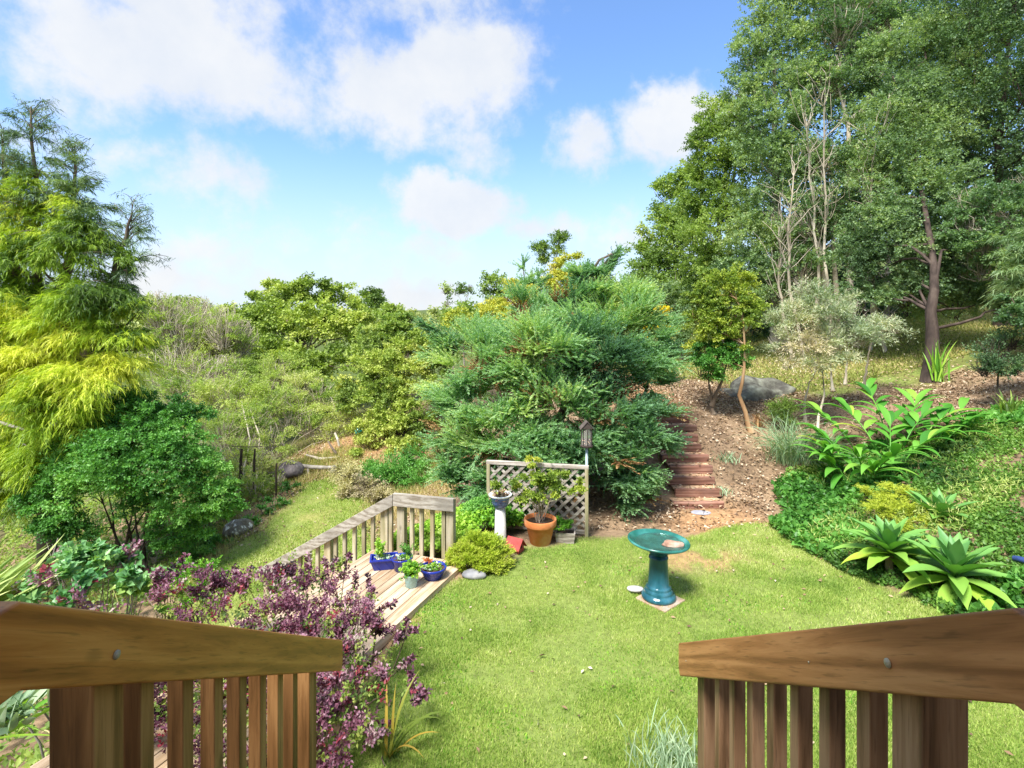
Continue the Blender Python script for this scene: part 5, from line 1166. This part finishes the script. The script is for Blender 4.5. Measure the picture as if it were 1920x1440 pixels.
# ------------------------------------------------------------------ small trees above the garden steps
fa = foot(1408, 9.4); fb_ = foot(1338, 9.9)
plant('citrus_tree', 'small yellow-green leafy tree on a forked peeling trunk above the steps', 'tree', [(1345, 540, 10, 32), (1380, 530, 10, 30), (1370, 570, 9.9, 38), (1330, 580, 10, 36), (1400, 570, 9.8, 28), (1310, 600, 10, 28), (1350, 615, 9.8, 38), (1395, 610, 9.7, 28), (1325, 640, 9.9, 30), (1375, 645, 9.8, 28), (1312, 560, 10, 26)],
      [fa], M['citrus'], B_orange, n=2600, style='broad', s=.72, tr=.055, fill=.25, bump=.5, twigs=90, trunks=[[fa, P(1405, 800, 9.4), P(1388, 740, 9.5), P(1396, 690, 9.5), P(1392, 600, 9.6), P(1375, 540, 9.8)]])
plant('small_tree', 'small darker low-branched tree just left of the peeling trunk', 'tree', [(1325, 680, 9.8, 28), (1350, 675, 9.7, 30), (1380, 680, 9.7, 22), (1312, 695, 9.8, 18), (1340, 705, 9.7, 24), (1360, 650, 9.8, 28), (1322, 655, 9.8, 20)],
      [fb_], M['bush'], B_brown, n=900, style='broad', s=.7, tr=.04, fill=.3, bump=.5, twigs=60, trunks=[[fb_, P(1335, 760, 9.9), P(1330, 720, 9.8), P(1325, 660, 9.8)], [P(1335, 760, 9.9), P(1355, 710, 9.7), P(1370, 650, 9.8)]])
ff = [foot(1533, 9.0), foot(1510, 9.8), foot(1620, 10.8), foot(1562, 11.0)]
plant('feathery_tree', 'pale feathery small tree on thin whitish stems beside the boulder', 'tree', [(1490, 600, 9.6, 36), (1540, 580, 9.6, 42), (1590, 590, 9.8, 40), (1470, 645, 9.5, 28), (1510, 645, 9.4, 38), (1560, 640, 9.4, 40), (1610, 630, 9.6, 34), (1650, 610, 9.9, 28), (1530, 680, 9.3, 26), (1480, 680, 9.4, 18), (1575, 670, 9.3, 24), (1510, 540, 9.8, 24), (1680, 615, 10, 18)],
      ff, M['feather'], B_pale, n=1900, style='willow', s=.95, tr=.032, fill=.5, bump=.5, twigs=320, tw=.005, amp=.8,
      trunks=[[ff[0], P(1535, 790, 9.2), P(1545, 740, 9.3), P(1542, 690, 9.3), P(1548, 620, 9.5)], [ff[1], P(1508, 760, 9.8), P(1516, 720, 9.7), P(1535, 690, 9.5)], [ff[2], P(1626, 680, 10.7), P(1638, 610, 10.4)], [ff[3], P(1558, 700, 11), P(1560, 640, 10.5)], [foot(1585, 11.2), P(1588, 680, 11.2), P(1590, 600, 10.6)]])
plant('shrub', 'rusty-tinged low shrub at the foot of the large boulder', 'shrub', [(1468, 765, 9.7, 18), (1455, 780, 9.6, 14), (1475, 785, 9.6, 14)], foot(1467, 9.6), M['olive'], B_brown, n=500, style='fine', s=.8, tr=.012, twigs=40)
for x0_, y0_, d_, l_ in ((1422, 775, 9.6, 'rust-brown dead frond standing by the peeling trunk'),):
    r_ = thing('dead_frond', l_, 'dead plant', foot(x0_, d_)); S = [(foot(x0_, d_, .0) + rng.normal(size=3) * [.05, .05, 0], rng.random() * 6.28, 1.1 + rng.random() * .4, .3, .02, .8) for _ in range(26)]; blades('frond', M['rust'], r_, S, K=4)
plant('dark_shrub', 'dark spindly shrub at the right edge by the grass slope', 'shrub', [(1865, 660, 8.6, 30), (1895, 640, 8.6, 26), (1850, 690, 8.4, 24), (1900, 690, 8.3, 24)], foot(1868, 8.4), M['dark'], B_dark, n=420, style='fine', s=1.1, tr=.02, fill=.6, twigs=160, tw=.005)
plant('small_tree', 'leafy branch of bright green leaves at the right edge', 'tree', [(1905, 600, 8.4, 26), (1930, 620, 8.4, 34), (1900, 570, 8.6, 20)], foot(1960, 8.4), M['forest'], B_brown, n=300, style='broad', s=.9, tr=.03, twigs=30)

# ------------------------------------------------------------------ ginger, tufts, agaves, fern
def ginger(label, stems, name='ginger_plant'):
    root = thing(name, label, 'plant', stems[0][0])
    for p0, lean_az, ln, nl in stems:
        p0 = np.array(p0); K = 6; pts = [p0]; e = 1.15
        for i in range(K - 1):
            pts.append(pts[-1] + np.array([math.cos(e) * math.sin(lean_az), math.cos(e) * math.cos(lean_az), math.sin(e)]) * ln / (K - 1)); e -= .16
        pts = np.array(pts); V, F, Aa = tubes(pts[None], np.array([[.012] * K]) * np.linspace(1, .5, K), 6); mk('stem', V, F, M['ginger'], root, {'v': Aa * .5 + .3})
        for j in range(nl):
            t = .3 + .7 * j / max(nl - 1, 1); q = pts[min(int(t * (K - 1)), K - 2)] + (pts[min(int(t * (K - 1)) + 1, K - 1)] - pts[min(int(t * (K - 1)), K - 2)]) * (t * (K - 1) % 1)
            az = lean_az + (1.25 if j % 2 else -1.25) * (1.1 - t * .7) + rng.normal() * .2
            V, F = blade(q, az, .55 + rng.normal() * .12 + (t - .5) * .5, (.44 + rng.random() * .16), .105 + rng.random() * .025, 1.0 + rng.random() * .9, 11, .22, .42, base_w=.12, tip=1.25, twist=rng.normal() * .25)
            mk('leaf', V, F, M['ginger'], root, {'v': np.full(len(V), np.clip(rng.normal() * .2 + .45, 0, 1))})


st_ = []
for px, d, az, ln, nl in [(1600, 7.9, -1.2, .75, 10), (1620, 7.7, -2.2, .55, 9), (1650, 8.0, -.3, .95, 11), (1640, 7.6, 2.9, .5, 9), (1670, 7.8, .6, .8, 10), (1690, 7.9, 1.2, .8, 10), (1610, 8.2, -.8, .95, 10), (1580, 7.9, -1.9, .6, 9), (1665, 8.3, .2, 1.15, 11), (1700, 8.2, .9, .9, 10), (1690, 7.6, 1.9, .7, 10), (1720, 7.9, 1.5, .75, 9), (1630, 7.4, -2.8, .42, 8), (1590, 7.6, -1.5, .5, 9)]:
    st_.append((foot(px, d), az, ln, nl))
ginger('broad-leaved green ginger clump on the bank right of the steps', st_)
ginger('arching broad-leaved ginger stem to the right of the main clump', [(foot(1755, 7.8), 1.3, .75, 7), (foot(1765, 7.7), 1.7, .6, 6)])


def tuft(name, label, px, d, n, L, W, mat, az0=None, spread=6.28, el=1.25, droop=1.5, dz=0.0, cat='grass tuft', r=.06, base=None, vn='blade_cluster', group=None):
    f = foot(px, d, dz) if base is None else np.array(base, float); root = thing(name, label, cat, f, group)
    S = []
    for _ in range(n):
        az = (az0 if az0 is not None else 0) + (rng.random() - .5) * spread
        S.append((f + rng.normal(size=3) * [r, r, .01], az, el + rng.normal() * .22, L * (.6 + .6 * rng.random()), W, droop * (.6 + .8 * rng.random())))
    blades(vn, mat, root, S, K=6, fold=.2, wpos=.3, base_w=.8, roll='random'); return root


tuft('grass_tuft', 'arching grey-green grass tuft below the peeling trunk', 1478, 8.5, 330, .88, .009, M['tuft'], r=.12, droop=2.1)
tuft('grass_tuft', 'second arching grey-green grass tuft just left of the ginger', 1540, 8.25, 200, .72, .009, M['tuft'], r=.09, droop=2.2)
tuft('strap_clump', 'strap-leaved clump above the ground cover on the upper bank', 1820, 7.9, 46, .42, .022, M['ginger'], droop=1.8, cat='plant')
tuft('strap_clump', 'upright iris-like leaves at the foot of the thick dark trunk', 1760, 10.2, 26, .75, .03, M['ivy'], droop=.5, el=1.4, cat='plant')
tuft('strap_clump', 'upright dark leaves on the bank at the far right edge', 1895, 8.0, 36, .38, .03, M['olive'], droop=.9, el=1.3, cat='plant')
tuft('weed_clump', 'green weed clump beside the middle of the steps', 1362, 8.35, 60, .17, .012, M['silver'], droop=1.2, r=.1, cat='plant')
tuft('weed_clump', 'green weed clump beside the second step from the bottom', 1352, 7.75, 50, .13, .012, M['silver'], droop=1.2, r=.06, cat='plant')
tuft('silver_plant', 'silvery grey-green plant at the bottom beside the right handrail end', 1255, 3.3, 320, .18, .007, M['silver'], droop=.9, r=.12, el=1.3, base=P(1262, 1440, 3.12) * [1, 1, 0] + [0, 0, .0], cat='plant')
tuft('spiky_palm', 'spiky pale green palm-like fan of leaves at the left edge', -80, 3.9, 170, .70, .036, M['spiky'], az0=1.5, spread=1.5, el=.55, droop=.12, base=P(-120, 1190, 3.7), r=.09, cat='palm', vn='leaf_fan')
# orange strap plant at the foot of the purple shrub
r_ = thing('flax_plant', 'orange and green strap-leaved plant at the foot of the purple shrub', 'plant', P(735, 1440, 3.2) * [1, 1, 0])
fo = P(730, 1440, 3.2) * [1, 1, 0]; S = [(fo, 1.5, 1.25, .46, .022, 2.3), (fo + [.02, 0, 0], 1.2, 1.1, .52, .024, 2.7), (fo, .6, 1.35, .5, .022, 1.2), (fo - [.03, 0, 0], -.9, 1.2, .42, .022, 1.6), (fo - [.02, 0, 0], -.2, 1.4, .42, .02, .8), (fo, 2.2, 1.0, .36, .02, 1.8), (fo + [.03, .03, 0], 1.7, .9, .33, .02, 1.2), (fo, -1.6, 1.15, .34, .02, 1.6), (fo + [.01, .02, 0], .1, 1.5, .4, .018, .4)]
for s_ in S:
    V, F = blade(*s_, K=8, fold=.3, wpos=.3, base_w=.8); mk('leaf', V, F, M['strap'], r_, {'v': np.full(len(V), rng.random())})
tuft('bluish_succulent', 'blue-grey succulent rosette leaves behind the post at the lower left corner', 0, 2, 60, .14, .03, M['silver'], base=P(20, 1350, 2.3), el=.9, droop=.5, cat='succulent', r=.05)
tuft('strap_clump', 'long green strap leaves behind the post at the lower left corner', 0, 2, 30, .5, .022, M['ivy'], base=P(-30, 1370, 2.8), az0=1.4, spread=1.8, el=.5, droop=.5, cat='plant')


def agave(label, px, py, d, n, L, W, tilt=0.0):
    c = P(px, py, d); root = thing('agave', label, 'agave', c); gz0 = gzs(c[0], c[1])
    G().tube([(c[0], c[1], gz0 - .05), c - [0, 0, .05]], [.045, .035], 8).mk('stem', B_brown, root)
    for i in range(n):
        t = i / n; az = i * 2.399 + 3.4 + rng.normal() * .16; el = 1.45 - 1.75 * t ** .9 + rng.normal() * .09
        V, F = blade(c + [0, 0, .02 - .10 * t], az, el, L * (.55 + .5 * math.sin(min(t * 1.6, 1) * 1.57)) * (.92 + .16 * rng.random()), W * (.75 + .3 * min(t * 2, 1)), .25 + .55 * t + rng.normal() * .12, 8, .45, .45, base_w=.38, tip=1.3, twist=rng.normal() * .15)
        V[::3] += rng.normal(size=(len(V[::3]), 3)) * .003
        mk('leaf', V, F, M['agave'], root, {'v': np.full(len(V), np.clip(.15 + .8 * t ** 1.3 + rng.normal() * .08, 0, 1))})


agave('left green agave rosette at the edge of the lawn', 1668, 1030, 5.45, 36, .47, .125)
agave('largest green agave rosette nearest the right handrail', 1790, 1075, 5.05, 40, .52, .14)
agave('pale green agave rosette behind the other two', 1762, 968, 6.2, 28, .46, .125)
agave('small low agave offset right of the pale rosette', 1815, 1000, 6.0, 18, .30, .09)
rf = thing('yellow_fern', 'feathery yellow fern between the ground cover and the agaves', 'fern', foot(1685, 6.3))
lbf = lobe_arr([(1650, 935, 6.6, 22), (1680, 925, 6.7, 26), (1670, 960, 6.4, 30), (1700, 955, 6.4, 28), (1720, 975, 6.2, 22), (1740, 985, 6.1, 18), (1690, 985, 6.1, 24), (1640, 955, 6.4, 14), (1625, 925, 6.8, 12)])
p, u, kk = shell(*lbf, 900, .4, .4, -.3, .6); V, F, Aa = sprig(p, unit(u + rng.normal(size=u.shape) * .4 + [0, 0, .2]), 20, .14, .9, .035, .007, .3, flat=.2, needle=True, v0=tone(p, kk)); mk('frond', V, F, M['fern'], rf, {'v': Aa}, False)

# ------------------------------------------------------------------ foreground shrubs at the left
def sh(name, label, cat, lobes, mat, n, k, slen, L, W, base, bark, twn=30, fill=.3, extra=None, needle=False, crown='foliage', dirb=(0, 0, .6), spread=.75, zmin=-.5):
    root = thing(name, label, cat, base); C, Rr = lobe_arr(lobes); p, u, kk = shell(C, Rr, n, fill, .4, zmin, .7)
    V, F, Aa = sprig(p, unit(u + np.array(dirb)), k, slen, spread, L, W, .1, v0=tone(p, kk, 2.5, .2), needle=needle); mk(crown, V, F, mat, root, {'v': Aa}, False)
    b0 = np.array(base) + rng.normal(size=(twn, 3)) * [.12, .12, 0]; e = C[rng.integers(0, len(C), twn)] + rng.normal(size=(twn, 3)) * Rr.mean() * .4
    V, F, Aa = tubes(wiggle(b0, e, 7, .07), .010 * np.linspace(1, .3, 7)[None] * np.ones((twn, 1)), 5); mk('stem', V, F, bark, root); return root, C, Rr


pbz = np.array((-1.25, 3.75, -.45))
pr, C, Rr = sh('purple_shrub', 'burgundy-purple leaved shrub between the left handrail and the landing', 'shrub',
   [(330, 1125, 4.0, 36), (380, 1110, 4.1, 44), (450, 1100, 4.2, 44), (520, 1110, 4.1, 50), (575, 1095, 4.2, 42), (622, 1085, 4.3, 30), (600, 1130, 4.1, 44), (650, 1130, 4.0, 34), (420, 1160, 3.9, 60), (510, 1170, 3.8, 60), (590, 1190, 3.7, 55), (640, 1200, 3.7, 50), (690, 1170, 3.8, 28), (665, 1240, 3.5, 44), (640, 1290, 3.4, 48), (685, 1300, 3.3, 36), (725, 1270, 3.4, 18), (640, 1360, 3.2, 60), (680, 1390, 3.1, 40), (500, 1300, 3.3, 90), (400, 1300, 3.3, 90), (300, 1300, 3.4, 80), (560, 1400, 3.1, 80), (430, 1420, 3.1, 90), (740, 1230, 3.6, 16), (770, 1290, 3.4, 14), (745, 1175, 3.8, 12), (640, 1060, 4.4, 14), (700, 1130, 4, 14), (290, 1090, 4.1, 16)],
   M['purple'], 2300, 9, .12, .037, .0165, pbz, B_brown, 60, .35)
# arching sprays that break the outline
tp_ = [(740, 1130, 4.0), (765, 1160, 3.9), (782, 1180, 3.8), (700, 1105, 4.1), (668, 1075, 4.2), (628, 1050, 4.4), (605, 1050, 4.4), (745, 1200, 3.7), (775, 1235, 3.6), (790, 1290, 3.4), (800, 1300, 3.3), (550, 1062, 4.4), (470, 1065, 4.3), (350, 1040, 4.3), (355, 1060, 4.3), (400, 1075, 4.2), (440, 1062, 4.3), (715, 1160, 3.9), (690, 1080, 4.2), (300, 1070, 4.1), (770, 1260, 3.5), (655, 1040, 4.4), (520, 1060, 4.3), (577, 1040, 4.4)]
e = np.array([P(*q) for q in tp_]); b0 = C[[np.argmin(np.linalg.norm(C - q, axis=1)) for q in e]] - [0, 0, .1]; pp = wiggle(b0, e, 14, .06, .08)
V, F, Aa = tubes(pp, .0035 * np.linspace(1, .5, 14)[None] * np.ones((len(e), 1)), 4); mk('twig', V, F, B_brown, pr)
q = pp[:, 4:].reshape(-1, 3); q = np.repeat(q, 2, 0); V, F, Aa = sprig(q, unit(rng.normal(size=q.shape) + [0, 0, .5]), 4, .04, .9, .042, .020, .1, v0=rng.random(len(q))); mk('foliage', V, F, M['purple'], pr, {'v': Aa}, False)
p, u, kk = shell(C, Rr, 170, .2, .4, per=1.3); V, F, Aa = sprig(p, unit(u + [0, 0, .5]), 4, .06, .7, .036, .017, .1); mk('red_foliage', V, F, M['red'], pr, {'v': Aa}, False)
p, u, kk = shell(C, Rr * .98, 800, .6, .4, per=1.3); V, F, Aa = sprig(p, unit(u + [0, 0, .5]), 6, .08, .8, .035, .018, .1); mk('green_foliage', V, F, M['olive'], pr, {'v': Aa}, False)
gb = P(340, 1150, 4.8); gb[2] = gzs(gb[0], gb[1])
sh('small_bush', 'small fine-leaved green bush behind the purple shrub', 'bush', [(370, 1085, 4.9, 40), (345, 1105, 4.8, 36), (400, 1100, 4.9, 30), (380, 1120, 4.7, 36), (320, 1130, 4.6, 30)], M['ivy'], 900, 8, .07, .03, .013, gb, B_brown, 30)
hb = P(150, 1180, 4.4); hb[2] = gzs(hb[0], hb[1])
hr, C2, R2 = sh('broadleaf_shrub', 'broad-leaved teal-green shrub with red leaves above the left handrail', 'shrub', [(110, 1080, 4.0, 40), (150, 1060, 4.2, 36), (190, 1070, 4.3, 40), (80, 1110, 3.9, 36), (150, 1110, 3.9, 44), (210, 1110, 4.0, 40), (250, 1100, 4.2, 30), (240, 1060, 4.4, 24), (115, 1010, 4.5, 14), (122, 1035, 4.3, 18), (170, 1150, 3.7, 50), (90, 1150, 3.7, 40), (250, 1150, 3.8, 40)], M['broad'], 330, 6, .14, .085, .048, hb, B_grey, 34, .5, spread=1.0)
p, u, kk = shell(C2, R2, 14, .3, .4, per=1); V, F, Aa = sprig(p, unit(u + [0, 0, .5]), 4, .06, .8, .07, .04, .1); tag(mk('red_leaf', V, F, M['red'], hr, {'v': Aa}, False), None, kind='stuff')
p, u, kk = shell(C2, R2 * 1.1, 130, .5, .4); V, F, Aa = sprig(p, unit(u + [0, 0, .5]), 8, .16, .7, .05, .022, .1, v0=rng.random(len(p)) * .4 + .6); mk('mauve_foliage', V, F, M['purple'], hr, {'v': Aa}, False)
tuft('grass_tuft', 'yellow-green grassy tuft behind the left handrail', 0, 4, 160, .42, .007, M['drygrass'], base=P(250, 1230, 4.2), el=.9, droop=1.6, r=.25)

# ivy bank behind the railing
def cover(name, label, poly, n, mat, L, W, h, k=5, jitter=.05, cat='ground cover', hump=0.0, dens=None):
    poly = np.array(poly, float); lo, hi = poly.min(0), poly.max(0); pts = np.zeros((0, 2))
    while len(pts) < n:
        q = lo + (hi - lo) * rng.random((n * 2, 2)); s = sdf(q, poly) + (vn2(q[:, 0], q[:, 1], 2.5) - .5) * .35; q = q[s < 0]
        if dens is not None: q = q[rng.random(len(q)) < dens(q)]
        pts = np.concatenate([pts, q])
    pts = pts[:n]; z = gz(pts[:, 0], pts[:, 1]); hh = h * (.35 + 1.3 * vn2(pts[:, 0] + 3, pts[:, 1], 1.8)) * (.5 + .5 * rng.random(n)) + hump * np.clip(-sdf(pts, poly) / .3, 0, 1)
    p = np.stack([pts[:, 0], pts[:, 1], z + hh], 1); d = unit(rng.normal(size=(n, 3)) * [.8, .8, .3] + [0, -.1, .8])
    V, F, Aa = sprig(p, d, k, .07, 1.0, L, W, .1, v0=np.clip(.5 + (vnoise(p, 1.6) - .5) * 1.1 + rng.normal(size=n) * .12, 0, 1)); o = mk(name, V, F, mat, None, {'v': Aa}, False, org=(pts[0, 0], pts[0, 1], z[0])); tag(o, label, cat, kind='stuff')


cover('ivy_cover', 'bright ivy growing on the bank behind the weathered railing', [(-.5, 6.0), (.15, 6.7), (-.2, 7.3), (-1.2, 7.4), (-2.1, 7.6), (-2.3, 6.9), (-1.4, 6.15)], 4200, M['ivy'], .055, .035, .22, hump=.16)
cover('hedge_ivy', 'darker ivy mound left of the lattice screen', [(-.55, 6.2), (-.1, 6.5), (.1, 6.95), (-.5, 7.2), (-.95, 6.8)], 2600, M['bush'], .04, .026, .2, hump=.28)
BANK = [G0(1470, 1000), (3.35, 6.9), (3.6, 7.2), (3.75, 7.9), (4.3, 8.3), (5.2, 8.3), (6.3, 8.3), (8.8, 8.2), (8.5, 6), (7, 4), (5, 3.6), (4.15, 4.35), (3.95, 4.9), (3.72, 5.3), (3.55, 5.75), (3.3, 6.2)]
cover('undergrowth', 'dark green undergrowth below the lime conifer and the green bush', [(-4.9, 6.2), (-5.1, 8), (-5.3, 10.2), (-5.2, 12), (-7, 15), (-18, 15), (-18, 5), (-6, 2), (-2.6, 1.2), (-1.9, 2.4), (-3.4, 5)], 15000, M['olive'], .09, .045, .28)
cover('bank_ground_cover', 'leafy green ground cover over the bank at the right', BANK, 12500, M['ground'], .050, .032, .07, dens=lambda q: .25 + .75 * smooth(.3, .5, vn2(q[:, 0], q[:, 1], 1.9)))
cover('bank_creeper', 'broader mid-green creeper leaves in patches over the bank at the right', BANK, 2600, M['bush'], .085, .06, .10, dens=lambda q: smooth(.5, .62, vn2(q[:, 0] + 9, q[:, 1], 1.1)))
cover('bank_weeds', 'straw-coloured dry stems and weeds among the ground cover on the bank', BANK, 1500, M['midpale'], .10, .012, .12, dens=lambda q: smooth(.5, .6, vn2(q[:, 0] + 19, q[:, 1], 1.3)))


def litter(name, label, n, sel, L=.05, W=.026, mat='litter', kind='fallen leaves'):
    out = np.zeros((0, 2))
    while len(out) < n:
        q = np.stack([rng.uniform(-6, 11, n * 3), rng.uniform(4, 15, n * 3)], 1); out = np.concatenate([out, q[sel(q[:, 0], q[:, 1])]])
    q = out[:n]; z = gz(q[:, 0], q[:, 1]) + .012 + .02 * rng.random(n); ins = (q[:, 0] > 1.9) & (q[:, 0] < 3.02) & (q[:, 1] > 7.5) & (q[:, 1] < 9.3); q, z = q[~ins], z[~ins]; n = len(q)
    V, F, Aa = leaf_mesh(np.stack([q[:, 0], q[:, 1], z], 1), unit(rng.normal(size=(n, 3)) * [1, 1, .3]), L * (.5 + rng.random(n)), W * (.5 + rng.random(n)), rng.random(n), .3); o = mk(name, V, F, M[mat], None, {'v': Aa}, False); tag(o, label, kind, kind='stuff')


def sel_mulch(x, y):
    lawn, lower, upper, clay = zone_masks(x, y); w = 1 - np.maximum.reduce([lawn, lower * .93, upper * .8, clay * .6]); near = (x > 2.9) & (y > 7) & (x < 9) | (x > .5) & (x < 3) & (y > 6.8) & (y < 8) | (x < -3) & (y > 8) | (y > 9)
    w = w * (.25 + .75 * smooth(.38, .62, vn2(x, y, 1.7) * .6 + vn2(x, y, 5) * .4)); return (rng.random(len(x)) < w) & near & ((sdf(np.stack([x, y], 1), BANK) > 0) | (rng.random(len(x)) < .1))


litter('leaf_litter', 'dry brown fallen leaves over the mulch beside the steps', 60000, sel_mulch, .048, .024)


n_ = 260; q_ = np.stack([rng.uniform(2.34, 2.98, n_), rng.uniform(7.52, 9.25, n_)], 1); z_ = .115 * (np.floor((q_[:, 1] - 7.5) / .21) + 1) + .006
V, F, Aa = leaf_mesh(np.stack([q_[:, 0], q_[:, 1], z_], 1), unit(rng.normal(size=(n_, 3)) * [1, 1, .15]), .05 * (.5 + rng.random(n_)), .022, rng.random(n_)); tag(mk('step_litter', V, F, M['litter'], None, {'v': Aa}, False), 'dry leaves lying on the sleeper steps', 'fallen leaves', kind='stuff')


# ------------------------------------------------------------------ grass
def grass(name, label, n, box, maskf, h, w, mat, vf, cat='grass'):
    out = np.zeros((0, 2)); x0, x1, y0, y1 = box
    while len(out) < n:
        m = n; y = y0 + (y1 - y0) * rng.random(m) ** 1.35; x = rng.uniform(x0, x1, m); k = rng.random(m) < maskf(x, y); out = np.concatenate([out, np.stack([x[k], y[k]], 1)])
    q = out[:n]; z = gz(q[:, 0], q[:, 1]); base = np.stack([q[:, 0], q[:, 1], z - .004], 1)
    lean = rng.normal(size=(n, 3)) * [.55, .55, 0] + [0, 0, 1]; hh = h * (.5 + rng.random(n)) * (.7 + .6 * vn2(q[:, 0], q[:, 1], 2))
    az = rng.random(n) * math.pi; s = np.stack([np.cos(az), np.sin(az), np.zeros(n)], 1) * (w * (.6 + .8 * rng.random(n)))[:, None] / 2
    V = np.stack([base - s, base + s, base + unit(lean) * hh[:, None]], 1).reshape(-1, 3); F = np.arange(3 * n).reshape(n, 3)
    v = np.clip(vf(q[:, 0], q[:, 1]) + rng.normal(size=n) * .19, 0, 1); o = mk(name, V, F, mat, None, {'v': np.repeat(v, 3)}, False); tag(o, label, cat, kind='stuff')


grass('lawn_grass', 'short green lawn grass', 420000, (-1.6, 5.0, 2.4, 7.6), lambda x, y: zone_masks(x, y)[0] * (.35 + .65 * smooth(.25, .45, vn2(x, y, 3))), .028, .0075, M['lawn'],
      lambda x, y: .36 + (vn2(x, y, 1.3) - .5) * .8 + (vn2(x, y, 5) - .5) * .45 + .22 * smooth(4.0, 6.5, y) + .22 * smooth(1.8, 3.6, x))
grass('lower_grass', 'yellow-green grass of the lower path', 90000, (-5.2, -1.4, 6, 13), lambda x, y: zone_masks(x, y)[1] * .9, .045, .014, M['lawn'], lambda x, y: .62 + (vn2(x, y, 1.3) - .5) * .6)
grass('upper_grass', 'shaded green and tawny grass of the upper slope', 90000, (3, 18, 11.2, 24), lambda x, y: zone_masks(x, y)[2] * .9, .06, .03, M['drygrass'], lambda x, y: .52 + (vn2(x, y, .8) - .5) * .9)
grass('rough_grass', 'rough dry grass on the slope beyond the log', 60000, (-7, -1, 8, 20), lambda x, y: (1 - zone_masks(x, y)[1]) * (.15 + .85 * smooth(.45, .6, vn2(x, y, .9))), .13, .016, M['drygrass'], lambda x, y: .6 + (vn2(x, y, 1) - .5) * .9)
grass('lawn_clover', 'broad-leaved clover and weeds scattered in the lawn', 9000, (-1.4, 4.8, 2.6, 7.4), lambda x, y: zone_masks(x, y)[0] * smooth(.55, .7, vn2(x, y, 2.6)), .022, .022, M['ivy'], lambda x, y: .45 + 0 * x)
qx_ = np.stack([rng.uniform(-1, 4.4, 900), rng.uniform(2.8, 7.3, 900)], 1); qx_ = qx_[(sdf(qx_, LAWN) < -.05) & (rng.random(900) < .35 + .6 * (qx_[:, 0] > 2.6))][:260]
V, F, Aa = leaf_mesh(np.stack([qx_[:, 0], qx_[:, 1], np.full(len(qx_), .022)], 1), unit(rng.normal(size=(len(qx_), 3)) * [1, 1, .2]), .035 * (.5 + rng.random(len(qx_))), .02, rng.random(len(qx_))); tag(mk('lawn_litter', V, F, M['litter'], None, {'v': Aa}, False), 'small dry leaves scattered over the lawn', 'fallen leaves', kind='stuff')
fx_, fy_ = G0(1010, 1233, .02); V, F, Aa = leaf_mesh(np.array([[fx_, fy_, .03]]), np.array([[1., .2, .1]]), .06, .04, np.array([.1])); tag(mk('fallen_leaf', V, F, M['litter'], None, {'v': Aa}, False, org=(fx_, fy_, .03)), 'single dark dead leaf lying on the open lawn', 'leaf')
